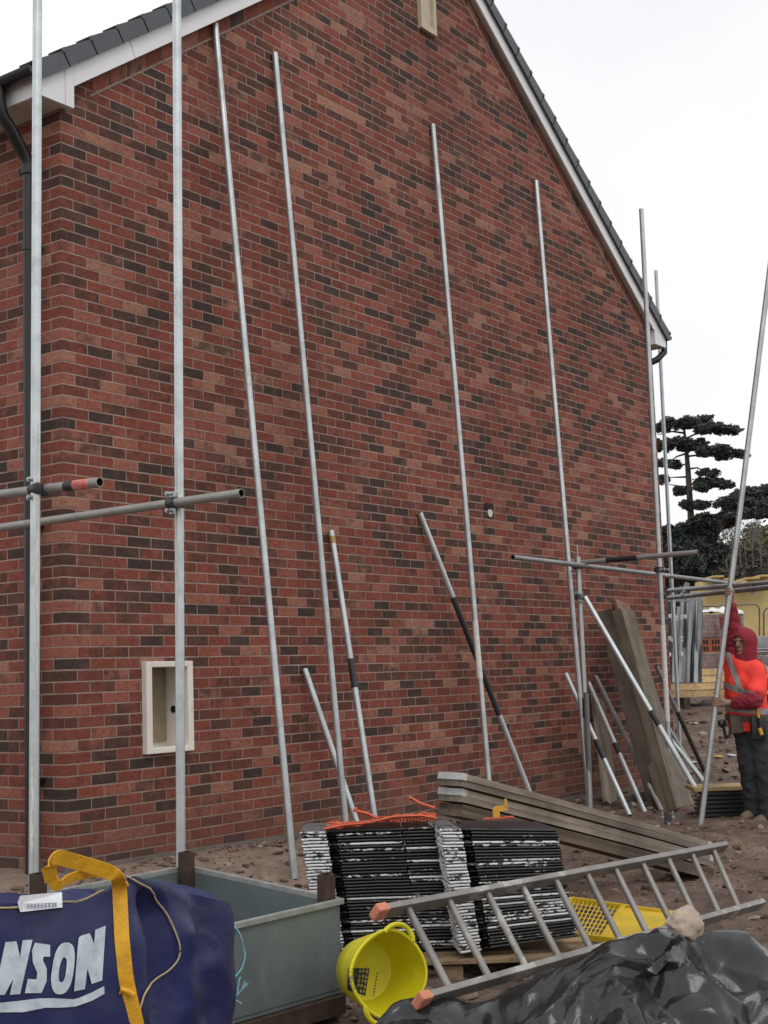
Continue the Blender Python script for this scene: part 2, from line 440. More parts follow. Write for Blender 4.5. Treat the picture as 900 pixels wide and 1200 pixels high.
# bargeboards, box ends, soffits
YB = -.08                                   # front face of the bargeboards
OV = .25                                    # eaves overhang
zbox = 5.03; XI = .05
for sgn in (1, -1):
    X = (lambda x: x) if sgn > 0 else (lambda x: W-x)
    b = MB()
    xa, xm = -OV, W/2
    # bargeboard: white plank along the rake
    b.prism([(X(XI+.002), YB, rake(XI+.002)), (X(xm), YB, rake(xm)), (X(xm), YB, rake(xm)+.2), (X(XI+.002), YB, rake(XI+.002)+.2)], (0, .022, 0))
    b.build('bargeboard', M['upvc'], H)
    b = MB()                                # the joint cover strip on the board
    xj = .62
    b.prism([(X(xj), YB-.002, rake(xj)), (X(xj+.006), YB-.002, rake(xj+.006)), (X(xj+.006-.07), YB-.002, rake(xj+.006-.07)+.195), (X(xj-.07), YB-.002, rake(xj-.07)+.195)], (0, .003, 0))
    b.build('joint_strip', M['soffit'], H)
    b = MB()                                # soffit strip under the bargeboard
    b.prism([(X(XI+.002), YB+.022, rake(XI+.002)+.03), (X(xm), YB+.022, rake(xm)+.03), (X(xm), YB+.022, rake(xm)+.045), (X(XI+.002), YB+.022, rake(XI+.002)+.045)], (0, -YB-.024, 0))
    b.build('verge_soffit', M['soffit'], H)
    b = MB()                                # box end closing the eaves
    top = lambda x: rake(0)+TAN*x+.2
    out = [(X(-OV), YB, zbox), (X(XI), YB, zbox), (X(XI), YB, top(XI)), (X(-OV), YB, top(-OV))]
    b.prism(out, (0, .02, 0))
    b.prism([(X(XI-.018), YB+.02, zbox), (X(XI), YB+.02, zbox), (X(XI), YB+.02, rake(XI)+.02), (X(XI-.018), YB+.02, rake(XI-.018)+.02)], (0, -YB-.024, 0))
    o = b.build('box_end', M['upvc'], H)
    b = MB(); b.prism([(X(-.03), YB-.002, zbox+.004), (X(-.024), YB-.002, zbox+.004), (X(-.024), YB-.002, top(-.024)-.01), (X(-.03), YB-.002, top(-.03)-.01)], (0, .003, 0))
    b.build('box_joint', M['soffit'], H)
    # fascia and eaves soffit along the side wall
    b = MB(); b.prism([(X(-OV), YB+.022, zbox), (X(-OV+.02), YB+.022, zbox), (X(-OV+.02), YB+.022, top(-OV)), (X(-OV), YB+.022, top(-OV))], (0, HD, 0)); b.build('fascia', M['upvc'], H)
    b = MB(); b.prism([(X(-OV+.022), YB+.022, zbox+.006), (X(-.002), YB+.022, zbox+.006), (X(-.002), YB+.022, zbox+.02), (X(-OV+.022), YB+.022, zbox+.02)], (0, HD, 0)); b.build('soffit', M['soffit'], H)
    for _one in (0,):                       # little return of soffit in front of the wall corner
        b = MB(); b.prism([(X(0), YB+.022, zbox+.006), (X(XI-.02), YB+.022, zbox+.006), (X(XI-.02), YB+.022, zbox+.02), (X(0), YB+.022, zbox+.02)], (0, -YB-.026, 0)); b.build('soffit_return', M['soffit'], H)
    # roof slope: courses of interlocking tiles, each lapping the one below
    c_ = math.cos(math.atan(TAN)); s_ = math.sin(math.atan(TAN))
    e = Vector((sgn*c_, 0, s_)); nrm = Vector((-sgn*s_, 0, c_))
    o0 = Vector((X(-OV-.06), 0, rake(0)+TAN*(-OV-.06)+.252))
    RL = (W/2+OV+.06)/c_; n = int(RL/.3)+1
    roof = MB(); caps = []
    yv = YB-.035
    for k in range(n):
        a = o0+e*(k*.3); l = .345
        if k == n-1: l = RL-k*.3-.01
        q0 = a+nrm*.030; q1 = a+e*l+nrm*.008
        roof.prism([q0+Vector((0, yv+.06, 0)), q1+Vector((0, yv+.06, 0)), q1-nrm*.018+Vector((0, yv+.06, 0)), q0-nrm*.02+Vector((0, yv+.06, 0))], (0, HD, 0))
    ro = roof.build('roof', M['roof_tile'], H)
    for k in range(n):
        a = o0+e*(k*.3); l = .312
        q0 = a+nrm*.046; q1 = a+e*l+nrm*.026
        if k == n-1: q1 = a+e*(RL-k*.3)+nrm*.03
        m = MB()
        m.prism([q0+Vector((0, yv, 0)), q1+Vector((0, yv, 0)), q1-nrm*.112+Vector((0, yv, 0)), q0-nrm*.128+Vector((0, yv, 0))], (0, .012, 0))
        m.prism([q0+Vector((0, yv+.012, 0)), q1+Vector((0, yv+.012, 0)), q1-nrm*.012+Vector((0, yv+.012, 0)), q0-nrm*.012+Vector((0, yv+.012, 0))], (0, .12, 0))
        # raised clip at the lower end of every unit
        m.prism([q0+Vector((0, yv-.006, 0))-e*.004, q0+e*.03+Vector((0, yv-.006, 0)), q0+e*.03-nrm*.03+Vector((0, yv-.006, 0)), q0-e*.004-nrm*.03+Vector((0, yv-.006, 0))], (0, .008, 0))
        m.build('verge_cap', M['verge'], ro)
    # gutter
    gx = X(-OV-.062); g = MB()
    prof = [(math.cos(t)*.056, math.sin(t)*.056) for t in [math.pi+math.pi*i/10 for i in range(11)]]
    prof = prof+[(p[0]*.92, p[1]*.92) for p in reversed(prof)]
    g.prism([(gx+p[0], YB-.03, zbox+.155+p[1]) for p in prof], (0, HD, 0))
    g.prism([(gx+p[0], YB-.034, zbox+.155+p[1]) for p in prof[:11]], (0, .006, 0))
    go = g.build('gutter', M['black_plastic'], H, smooth=50)
b = MB(); tz = rake(W/2)+.205
b.path([(W/2, YB-.03, tz), (W/2, HD, tz)], .10, 12); b.build('ridge', M['roof_tile'], H, smooth=50)
# downpipe with swan neck on the front wall
dy = .238; gx = -OV-.062
b = MB()
b.path([(gx, dy, zbox+.12), (gx, dy, zbox+.02), (gx+.01, dy, zbox-.06), (gx+.10, dy, zbox-.16), (-.13, dy, zbox-.27), (-.085, dy, zbox-.33), (-.08, dy, zbox-.42)], [.045, .043, .043, .043, .043, .043, .045], 14)
b.path([(-.08, dy, zbox-.36), (-.08, dy, zbox-.42)], .047, 14)
dp = b.build('downpipe', M['black_plastic'], H, smooth=60)
b = MB(); b.path([(-.08, dy, zbox-.4), (-.08, dy, -.3)], .036, 14)
b.build('pipe_length', M['black_plastic'], dp, smooth=60)
for z in (zbox-.95, 2.2, .55):
    b = MB(); b.path([(-.08, dy, z), (-.08, dy, z+.05)], .042, 14); b.box((-.03, dy, z+.025), (.06, .1, .03)); b.build('pipe_bracket', M['black_plastic'], dp, smooth=50)
b = MB(); b.path([(W+OV+.06, YB+.05, zbox+.1), (W+OV+.05, YB+.05, zbox-.04), (W+OV-.06, YB+.1, zbox-.14), (W+.1, YB+.2, zbox-.2)], .04, 12)
b.build('rear_swan_neck', M['black_plastic'], H, smooth=60)
# meter box let into the wall
b = MB(); t_ = .035; yp = -.045
def fr(x0, x1, z0, z1): b.box(((x0+x1)/2, (yp+.03)/2, (z0+z1)/2), (x1-x0, .03-yp, z1-z0), bev=.006)
fr(mx0-.02, mx0+t_, mz0-.02, mz1+.02); fr(mx1-t_, mx1+.02, mz0-.02, mz1+.02)
fr(mx0+t_, mx1-t_, mz1-.02, mz1+.02); fr(mx0+t_, mx1-t_, mz0-.02, mz0+.02)
mbx = b.build('meter_box', M['meter'], H)
b = MB(); dpt = .2
x0, x1, z0, z1 = mx0+.02, mx1-.02, mz0+.01, mz1-.01
b.poly([(x0, .03, z0), (x0, dpt, z0), (x0, dpt, z1), (x0, .03, z1)]); b.poly([(x1, .03, z0), (x1, .03, z1), (x1, dpt, z1), (x1, dpt, z0)])
b.poly([(x0, .03, z0), (x1, .03, z0), (x1, dpt, z0), (x0, dpt, z0)]); b.poly([(x0, .03, z1), (x0, dpt, z1), (x1, dpt, z1), (x1, .03, z1)])
b.poly([(x0, dpt, z0), (x1, dpt, z0), (x1, dpt, z1), (x0, dpt, z1)])
b.build('cavity', M['meter'], mbx, recalc=False)
b = MB(); b.box(((x0+x1)/2, dpt-.012, (z0+z1)/2+.01), (x1-x0-.02, .015, z1-z0-.05)); b.build('back_board', M['meter_back'], mbx)
b = MB(); b.path([(x0+.09, dpt-.022, .985), (x0+.09, dpt-.05, .985)], .026, 16); b.build('pipe_cap', M['pipe_white'], mbx, smooth=40)
b = MB(); b.path([(x1-.004, .115, .985), (x1+.01, .115, .985)], .026, 16); b.build('cable_hole', M['hole'], mbx)
b = MB(); b.box((mx1+.0, yp-.002, .99), (.008, .006, .045)); b.build('latch', M['soffit'], mbx)
# slit window panel near the apex
sx = 4.52
b = MB(); zc = 7.257
b.box((sx-.108, -.012, zc+.65), (.045, .06, 1.3)); b.box((sx+.108, -.012, zc+.65), (.045, .06, 1.3)); b.box((sx, -.012, zc+.03), (.171, .056, .06)); b.box((sx, -.012, zc+1.27), (.171, .056, .06))
sw = b.build('slit_window', M['stone'], H)
b = MB(); b.box((sx, .006, zc+.65), (.168, .03, 1.17)); b.build('panel', M['stone'], sw)
# flue pipe stub and a perforated vent brick
fp = onwall(574, 601)
b = MB(); b.path([fp+Vector((0, .05, 0)), fp+Vector((0, -.006, 0))], .042, 16); fl = b.build('flue_pipe', M['soffit'], H, smooth=40)
b = MB(); b.box(fp+Vector((-.02, -.006, .06)), (.15, .01, .05)); b.build('missing_mortar', M['hole'], fl)
vb = onwall(262, 980); vrow = math.floor(vb.z/.075)
vx = .225*math.floor((vb.x+.005)/.225)-.005+(.1125 if (vrow % 2) == 0 else 0)
if vx > vb.x: vx -= .225
b = MB(); b.box((vx+.1125, -.003, vrow*.075+.0375), (.215, .012, .066)); vo = b.build('vent_brick', simple('vent brick clay', (.07, .03, .026), .85), H)

# ------------------------------------------------------------------ scaffold tubes
TR = .0243
def tube(a, b_, label, mat='galv', group=None, r=TR, nseg=1, name='scaffold_tube', cat='scaffold tube'):
    m = MB(); m.hollow(a, b_, r, nseg=nseg)
    o = m.build(name, [M[mat], M['tube_inside']], smooth=50)
    tag(o, label, cat, group)
    TUBES.append((o, Vector(a), Vector(b_))); return o
TUBES = []
def sleeve(o, a, b_, t0, t1, mat, name, r=TR+.0015):
    a, b_ = Vector(a), Vector(b_)
    m = MB(); m.path([a.lerp(b_, t0), a.lerp(b_, t1)], r, 16, caps=True); return m.build(name, M[mat], o, smooth=50)
def coupler(p, axis1, axis2, label, group='couplers clamping the scaffold tubes'):
    """two half shell clamps set at right angles with their flap bolts"""
    p = Vector(p); a1 = Vector(axis1).normalized(); a2 = Vector(axis2).normalized()
    n = a1.cross(a2).normalized()
    e = empty('tube_coupler', p, label, 'coupler', group)
    for s, a, o_ in ((-1, a1, a2), (1, a2, a1)):
        c = p+n*s*.027
        m = MB(); m.path([c-a*.026, c+a*.026], TR+.007, 16); m.box(c-n*s*.02, (.05, .055, .022), (a, o_, n)); m.build('clamp', M['clamp'], e, smooth=40)
        for k in (-1, 1):
            m = MB(); q = c+o_*k*.045
            m.box(q, (.03, .03, .016), (a, o_, n)); m.path([q-n*.012*s, q+n*s*.05], .0075, 8); m.path([q+n*s*.03, q+n*s*.046], .013, 6); m.build('flap_bolt', M['clamp_bolt'], e, smooth=40)
    return e
G1 = 'galvanised scaffold tubes'
# two tall uprights in front of the left corner
s1a, s1b = P(39, 1140, 6.55), P(44, -30, 7.2)
o = tube(s1a, s1b, 'tall bright upright tube nearest the left edge, beside the black downpipe', 'galv_bright', nseg=24)
M['cement'] = simple('dried cement', (.62, .6, .57), .9, var=.15, scale=30, bump=.4)
def splash(o, a, b_, t0, t1, ang, seed, wid=.5, name='cement_splash'):
    """a ragged skin of dried cement on one side of a tube"""
    a, b_ = Vector(a), Vector(b_); n = (b_-a).normalized(); ref = Vector((1, 0, 0)); u = n.cross(ref).normalized(); v = n.cross(u)
    m = MB(); K = 40; rows = []
    for i in range(K+1):
        t = lerp(t0, t1, i/K); w = wid*(.35+.9*abs(noise.noise(Vector((i*.22, seed, 0)))))*(min(1, 4*min(i, K-i)/K)+.05)
        sh = .3*noise.noise(Vector((i*.15, seed+9, 0)))
        rows.append([m.bm.verts.new(a.lerp(b_, t)+(u*math.cos(q)+v*math.sin(q))*(TR+.0012+.0015*abs(noise.noise(Vector((i*.9, j, seed)))))) for j, q in enumerate(ang+sh+w*k for k in (-1, -.5, 0, .5, 1))])
    for A, B in zip(rows, rows[1:]):
        for j in range(4): m.face([A[j], A[j+1], B[j+1], B[j]])
    return m.build(name, M['cement'], o, smooth=60)
def camang(a, b_, side):
    """angle round a tube of the side seen by the camera, shifted"""
    a, b_ = Vector(a), Vector(b_); n = (b_-a).normalized(); u = n.cross(Vector((1, 0, 0))).normalized(); v = n.cross(u)
    d = (CAM-(a+b_)/2); return math.atan2(d.dot(v), d.dot(u))+side
for t0, t1, sd in ((.10, .21, 2), (.26, .53, 5)): splash(o, s1a, s1b, t0, t1, camang(s1a, s1b, .45 if sd == 5 else -.4), sd, .55)
s2a, s2b = P(212.5, 1118, 7.1), P(207, -30, 7.75)
o = tube(s2a, s2b, 'tall bright upright tube passing in front of the cream meter box', 'galv_bright', nseg=24)
for t0, t1, sd in ((.30, .5, 11),): splash(o, s2a, s2b, t0, t1, camang(s2a, s2b, -.75), sd, .4)
# tubes leaning on the gable
def lean(pa, pb, label, yd=.5, mat='galv', ytop=-.028, ground_at=None, bands=(), r=TR):
    a = onwall(pa[0], pa[1], ytop)
    b_ = onground(*ground_at) if ground_at else foot(pa, pb, yd)
    b_.z += .0
    o = tube(a, b_, label, mat, r=r)
    L = lambda py: min(.98, max(.02, line_t(a, b_, py)))
    for p0, p1, mt, nm in bands: sleeve(o, a, b_, L(p0), L(p1), mt, nm)
    return o, a, b_
def pix(p):
    q = Vector(p)-CAM; z = q.dot(FW); return 450+F*q.dot(RT)/z, 600-F*q.dot(UP)/z
def line_t(a, b_, py):
    lo, hi = 0., 1.
    for _ in range(40):
        mid = (lo+hi)/2
        if pix(a.lerp(b_, mid))[1] < py: lo = mid
        else: hi = mid
    return lo
lean((252, 28), (345, 1030), 'long leaning tube whose top touches the gable just under the left bargeboard', ground_at=(345, 1030), mat='galv')
lean((322, 62), (405, 965), 'long leaning tube, second from left of those resting on the gable', .45)
lean((507, 146), (572, 905), 'long leaning tube resting on the gable below the cream slit window', .5, bands=((728, 795, 'cement', 'cement_coat'),))
lean((628, 212), (691, 950), 'long leaning tube that comes down beside the right hand ledger upright', .55, bands=())
M['brass'] = simple('brassy end', (.33, .22, .09), .5, .5)
lean((388, 622), (437, 945), 'shorter leaning tube with brassy top end and black band halfway down', .5, bands=((622, 637, 'brass', 'end_band'), (772, 806, 'black_paint', 'black_band')))
lean((357, 784), (415, 955), 'shortest leaning tube left of the tile stack, crossing behind a long tube', .5)
lean((492, 601), (618, 922), 'slanting tube with long black middle section, above the scaffold boards', .55, 'galv_bright', bands=((700, 838, 'black_paint', 'black_section'),))
lean((663, 790), (738, 956), 'leftmost short bright tube leaning by the low board, with black patches', ground_at=(738, 956), mat='galv_bright', bands=((868, 890, 'black_paint', 'black_band'),))
lean((690, 801), (756, 953), 'short bright tube with black patch, leaning between low board and plank stack', ground_at=(756, 953), mat='galv_bright', bands=((872, 884, 'black_paint', 'black_band'),))
lean((698, 793), (776, 951), 'short dull grey-brown tube leaning against the left of the plank stack', ground_at=(776, 951), mat='galv_dull')
# upright with ledger, transom and brace to the right
Sa, St = P(692, 950, 13.3), P(681.5, 664, 13.65)
Sa = onground(692, 950); dS = (Sa-CAM).dot(FW)
St = P(681.5, 652, dS+.25); St.x, St.y = Sa.x, Sa.y
o = tube(Sa, St, 'short upright tube under the ledger, in front of the gable', 'galv', nseg=2)
m = MB(); m.path([St, St+Vector((0, 0, .12))], .006, 6); m.build('wire_end', M['clamp_bolt'], o)
sleeve(o, Sa, St, 1-line_t(St, Sa, 841), 1-line_t(St, Sa, 818), 'black_paint', 'black_band', TR+.003)
o2a = Sa+Vector((.06, .03, 0)); tube(o2a, P(687, 812, dS), 'thin dull tube propped behind the foot of the short upright', 'galv_dark')
yL = Sa.y-.055
La, Lb = onwall(601, 653, yL), onwall(860, 684, yL)
tube(La, Lb, 'long level ledger tube clamped across the short upright', 'galv_dark')
xT = Sa.x+.06
def onx(px, py, x):
    r = ray(px, py); return CAM+r*((x-CAM.x)/r.x)
Ta, Tb = onx(662, 661, xT), onx(818, 647, xT)
o = tube(Ta, Tb, 'cross tube with black stripe, lying just above the ledger', 'galv_dull')
def line_tx(a, b_, px):
    lo, hi = 0., 1.
    for _ in range(40):
        mid = (lo+hi)/2
        if pix(a.lerp(b_, mid))[0] < px: lo = mid
        else: hi = mid
    return lo
sleeve(o, Ta, Tb, line_tx(Ta, Tb, 711), line_tx(Ta, Tb, 747), 'black_paint', 'black_stripe')
cp = Sa.copy(); cp.z = onwall(684, 663, yL).z
coupler(cp, (0, 0, 1), (1, 0, 0), 'coupler joining the ledger to the short upright')
bd = P(686, 698, dS); bd = Vector((Sa.x+.05, Sa.y-.03, bd.z))
Bb = onground(834, 957)
o = tube(bd, Bb, 'bright brace slanting across the plank stack from the short upright', 'galv_bright')
sleeve(o, bd, Bb, line_t(bd, Bb, 833), line_t(bd, Bb, 850), 'black_paint', 'black_band', TR+.002)
coupler(Vector((Sa.x, Sa.y, bd.z)), (0, 0, 1), Bb-bd, 'coupler holding the slanting brace on the short upright')
# two tall uprights at the far corner
ra = onground(787, 940); dr = (ra-CAM).dot(FW); rb = P(751.5, 245, dr+.72)
o = tube(ra, rb, 'tall upright tube in front of the far corner, rising above the roof edge', 'galv', nseg=2)
sleeve(o, ra, rb, 1-line_t(rb, ra, 845), 1-line_t(rb, ra, 733), 'cement', 'cement_coat', TR+.002)
kz = onwall(778, 674, yL)
coupler(Vector((lerp(ra.x, rb.x, .4), lerp(ra.y, rb.y, .4), kz.z)), (0, 0, 1), (1, 0, 0), 'coupler holding the ledger at the tall far corner upright')
qa = P(796.5, 868, 17.6); qb = P(768.5, 317, 18.3)
qa.z = min(qa.z, ground_z(qa.x, qa.y))
tube(qa, qb, 'tall upright tube standing behind the far corner of the house', 'galv')
# rails beyond the corner
for i, (ya, yb, lab) in enumerate(((692, 683, 'upper of two parallel rails running behind the worker'), (700.5, 688, 'lower of two parallel rails running behind the worker'))):
    A = P(784, ya, 17.0-.15*i); B = P(905, yb, 14.2-.15*i); o = tube(A, B, lab, 'galv_dark', r=.028)
coupler(P(803, 697, 16.4), (0, 0, 1), LAT, 'dark coupler on the two parallel rails near the house corner')
coupler(P(883, 690, 14.6), (0, 0, 1), LAT, 'dark coupler on the two parallel rails above the worker')
ga, gb = onwall(769, 780, -.1), onground(826, 905)
o = tube(ga, gb, 'dull tube with dark lower half, leaning near the foot of the far corner', 'galv_dull')
M['dark_rust'] = simple('dark rusty steel', (.07, .055, .045), .7, .4, .35, 12)
sleeve(o, ga, gb, .42, .985, 'dark_rust', 'dark_half')
tube(onwall(778, 845, -.12), onground(822, 915), 'dark short tube leaning right of the plank stack', 'galv_dark')
# two cross tubes by the left corner
s1 = s1a.lerp(s1b, 1-line_t(s1b, s1a, 573)); s2 = s2a.lerp(s2b, 1-line_t(s2b, s2a, 590))
xa_ = s1.x+.052
A, B = onx(-60, 587, xa_), onx(117, 565, xa_)
o = tube(A, B, 'stub of level tube with torn red tape on its end', 'galv_dull', nseg=2)
t0 = line_tx(A, B, 88); t1 = line_tx(A, B, 107); sleeve(o, A, B, t0, t1, 'red_tape', 'red_tape')
sleeve(o, A, B, line_tx(A, B, 77), t0, 'black_paint', 'black_tape', TR+.001)
coupler(s1+Vector((.026, 0, 0)), (0, 0, 1), (0, 1, 0), 'coupler clamping the red taped tube to the leftmost upright')
xb_ = s2.x-.05
A, B = onx(-60, 627, xb_), onx(283, 578, xb_)
tube(A, B, 'long level tube clamped across the second upright from the left', 'galv_dull', nseg=2)
coupler(s2+Vector((-.025, 0, 0)), (0, 0, 1), (0, 1, 0), 'coupler on the second upright from the left, above the meter box')

# ------------------------------------------------------------------ planks
M['board'] = wood_mat('weathered scaffold board', (.130, .108, .086), (.31, .262, .212))
M['board_dark'] = wood_mat('damp scaffold board', (.065, .049, .036), (.155, .12, .088))
M['board_pink'] = wood_mat('fresh pinkish board', (.30, .17, .13), (.42, .26, .20))
M['pine'] = wood_mat('new sawn pine', (.46, .30, .14), (.68, .5, .27))
M['pallet_wood'] = wood_mat('pallet wood', (.19, .125, .075), (.36, .25, .15))
M['zinc_band'] = galv_mat('zinc end band', (.55, .56, .55), .25, .5, .35)
def plank(a, b_, w, t, mat, label=None, cat='scaffold board', group=None, face=None, name='scaffold_board', bands=True, cut=0.):
    """a = top end, b_ = foot, face = direction the broad side looks"""
    a, b_ = Vector(a), Vector(b_); x = (b_-a).normalized(); z = Vector(face); z = (z-x*z.dot(x)).normalized(); y = z.cross(x).normalized()
    L = (b_-a).length
    m = MB()
    N = 10
    rows = []
    for i in range(N+1):
        s = i/N; bow = .006*math.sin(s*math.pi)
        q = [(-w/2, -t/2), (w/2, -t/2), (w/2, t/2), (-w/2, t/2)]
        rows.append([m.bm.verts.new(Vector((s*L, u+.002*noise.noise(Vector((s*6, k, w*9))), v+bow))) for k, (u, v) in enumerate(q)])
    for A, B in zip(rows, rows[1:]): m.bridge(A, B)
    m.face(rows[0]); m.face(list(reversed(rows[-1])))
    es = [e for e in m.bm.edges if len(e.link_faces) == 2 and e.calc_face_angle(0) > .8]
    bmesh.ops.bevel(m.bm, geom=es, offset=.003, segments=1, affect='EDGES')
    o = m.build(name, M[mat], loc=(0, 0, 0))
    o.matrix_world = Matrix((( x.x, y.x, z.x, a.x), (x.y, y.y, z.y, a.y), (x.z, y.z, z.z, a.z), (0, 0, 0, 1)))
    WORLD[o.name] = Vector((0, 0, 0))
    if label: tag(o, label, cat, group)
    if bands:
        for s in (0., L-.03):
            m = MB(); m.box((s+.015, 0, 0), (.036, w+.004, t+.004)); m.build('end_band', M['zinc_band'], o)
    return o
fc = Vector((-.35, -1, .25))
def lb(pt, pg, w, mat, label, yt, face=fc, t=.038, bands=False):
    a = onwall(pt[0], pt[1], yt); g = onground(*pg); g.z -= .01
    return plank(a, g, w, t, mat, label, 'scaffold board', None, face, bands=bands)
gB = 'boards leaning on the far end of the gable'
lb((728, 706), (789, 944), .20, 'board_pink', 'fresh pinkish board showing above the other leaning planks', -.06, bands=False)
lb((734, 716), (794, 949), .20, 'board', 'widest pale leaning plank, right of the stack by the brace', -.16, face=(-.5, -1, .2))
lb((720, 717), (784, 951), .16, 'board_dark', 'dark leaning plank in the middle of the stack by the brace', -.24, face=(-1, -.25, .2))
lb((709, 716), (771, 949), .15, 'board_dark', 'dark leaning plank at the left of the stack by the brace', -.30, face=(-1, -.35, .2))
lb((742, 752), (806, 945), .17, 'board', 'lower grey plank behind the right edge of the leaning stack', -.1, face=(-.4, -1, .2))
lb((700, 818), (716, 944), .21, 'board', 'short brown board leaning low on the gable behind bright tubes', -.05, face=(-.2, -1, .1))
a = onground(722, 948); c = onground(758, 936)
plank(a+Vector((0, 0, .03)), c+Vector((0, 0, .04)), .09, .06, 'board_dark', 'short offcut of dark timber lying at the wall foot', 'timber', None, (0, 0, 1), 'timber_offcut', False)
# folded metal sheet strip beside the planks
M['sheet'] = galv_mat('pale metal strip', (.42, .46, .47), 0, .45, .6)
a = onwall(783, 862, -.2); g = onground(832, 925)
plank(a, g, .1, .012, 'sheet', 'pale metal strip leaning at the right of the planks', 'metal strip', None, fc, 'metal_strip', False)

# stack of scaffold boards sloping from behind the tiles to the ground
la, lb_ = P(528, 909, 8.3), onground(812, 1024)
la2 = la.copy()
ax = (lb_-la).normalized(); side = Vector((0, 0, 1)).cross(ax).normalized(); nn = ax.cross(side).normalized()
if nn.z < 0: nn = -nn
offs = [(0, .0, .0), (-.010, .0385, .008), (-.055, .082, .045), (-.05, .1205, .052), (-.06, .166, .075), (-.02, .2045, .06)]
labs = ['topmost board of the sloping scaffold board stack', 'second board down in the sloping scaffold board stack', 'third board down in the sloping scaffold board stack', 'fourth board down in the sloping scaffold board stack', 'fifth board down, near the bottom of the sloping scaffold board stack', 'lowest board of the sloping scaffold board stack']
for k, (sd, dn, al) in enumerate(offs):
    A = la-nn*dn+ax*al*1.2+side*sd*-.6; B = lb_-nn*(dn)+ax*(al)+nn*.21
    o = plank(A, B, .225, .037, 'board' if k < 4 else 'board_dark', labs[k], 'scaffold board', 'scaffold boards stacked behind the tiles', nn, 'scaffold_board', k in (0, 2))
pa = la-nn*.27+ax*.22; pz = ground_z(pa.x, pa.y)
m = MB()
x_ = Vector((ax.x, ax.y, 0)).normalized()
for i in range(4):
    h = (pa.z-.03-pz)/4; m.box((pa.x, pa.y, pz+h*(i+.5)), (.44, .215, h-.006), (side, x_, Vector((0, 0, 1))), bev=.006)
tag(m.build('block_pier', simple('concrete block', (.22, .21, .2), .9, var=.2, scale=20, bump=.4)), 'pier of grey concrete blocks under the raised end of the boards', 'block pier')


# ------------------------------------------------------------------ black roof tiles on a pallet
def tile_mat(name, strip):
    """black slab with white lime on its edges; which layers are white differs from tile to tile"""
    t = NT(name); ob = t.coord(); oi = t.n('ShaderNodeObjectInfo').outputs['Random']
    ad = t.n('ShaderNodeVectorMath'); ad.operation = 'ADD'; t.l(ob, ad.inputs[0])
    cb = t.n('ShaderNodeCombineXYZ')
    for k, f in enumerate((37., 61., 13.)): t.l(t.math('MULTIPLY', oi, f), cb.inputs[k])
    t.l(cb.outputs[0], ad.inputs[1])
    n = t.noise(t.mapping(ad.outputs[0], (1, 1, 2.5)), 26 if strip else 30, 4, .7)
    n2 = t.noise(t.mapping(ad.outputs[0], (1, 1, .3)), 3.2, 2, .5)
    bi = t.math('FRACT', t.math('MULTIPLY', oi, 17.31))
    if strip: thr = t.math('ADD', t.math('MULTIPLY', t.math('SUBTRACT', n2, .5), .55), t.math('SUBTRACT', .63, t.math('MULTIPLY', n, .0)))
    else: thr = t.math('SUBTRACT', t.math('MULTIPLY', bi, .82), t.math('MULTIPLY', t.math('SUBTRACT', .60, n2), 1.3))
    w = t.math('ADD', t.math('MULTIPLY', t.math('SUBTRACT', n, .5), 1.5), thr)
    g = t.n('ShaderNodeNewGeometry')
    nz = t.n('ShaderNodeSeparateXYZ'); t.l(t.coord('Normal'), nz.inputs[0])
    side = t.ramp(t.math('ABSOLUTE', nz.outputs[2]), [(.55, 1.), (.8, .15)])
    m = t.math('MULTIPLY', t.ramp(w, [(.5, 0.), (.56, 1.)]), side)
    c = t.mix(m, (.009, .009, .01), t.ramp(n, [(.2, (.55, .56, .57)), (.7, (.80, .81, .82))]))
    t.base(c); t.pset(Roughness=t.math('ADD', .36, t.math('MULTIPLY', m, .4)))
    t.bump(n, .35, .004)
    return t.m
M['tile_strip'] = tile_mat('limed nose of black tile', True)
M['tile_body'] = tile_mat('black tile body', False)
M['tile_plain'] = simple('plain black tile', (.010, .010, .011), .36, var=.4, scale=9, bump=.2)
TH = .0162
def tile_mesh(name, w, dep, nose, tilted=0.):
    """a slab w wide: a limed nose on the left, a set back lap joint, then the tile itself"""
    m = MB()
    def slab(x0, x1, y0, y1, mi, t=TH*.8, zc=0.):
        m.mi = mi; rnd = .006
        prof = [(y0+rnd*(1-math.cos(a)), zc+t/2*math.sin(a)) for a in (-1.5, -.8, 0, .8, 1.5)]
        A = [m.bm.verts.new((x0, p[0], p[1])) for p in prof]+[m.bm.verts.new((x0, y1, t/2+zc)), m.bm.verts.new((x0, y1, -t/2+zc))]
        N = 8; last = A
        for i in range(1, N+1):
            x = lerp(x0, x1, i/N); wob = .0012*noise.noise(Vector((x*20, w*7, dep)))
            B = [m.bm.verts.new((x, v.co.y+(wob*2 if k < 5 else 0), v.co.z+wob)) for k, v in enumerate(A)]
            m.bridge(last, B); last = B
        m.face(A); m.face(list(reversed(last))); m.mi = 0
    if nose:
        slab(0, nose, 0, dep, 0, TH*.86)
        # zigzag lap between nose and body
        m.mi = 1; x0, x1 = nose, nose+.055
        m.prism([(x0, .03, -TH*.4), (x0+.02, .012, -TH*.1), (x1, .035, -TH*.4), (x1, .05, TH*.2), (x0+.02, .03, TH*.4), (x0, .05, TH*.2)], (0, .2, 0)); m.mi = 0
        slab(nose+.05, w, .02, dep, 1)
    else: slab(0, w, .022, dep, 1)
    bmesh.ops.recalc_face_normals(m.bm, faces=m.bm.faces[:])
    me = D.meshes.new(name); m.bm.to_mesh(me); m.bm.free()
    for mt in (M['tile_strip'], M['tile_body']): me.materials.append(mt)
    me.polygons.foreach_set('use_smooth', [True]*len(me.polygons)); me.set_sharp_from_angle(angle=R_(40))
    return me
GT = 'black tiles stacked on the pallet'
NL = 38
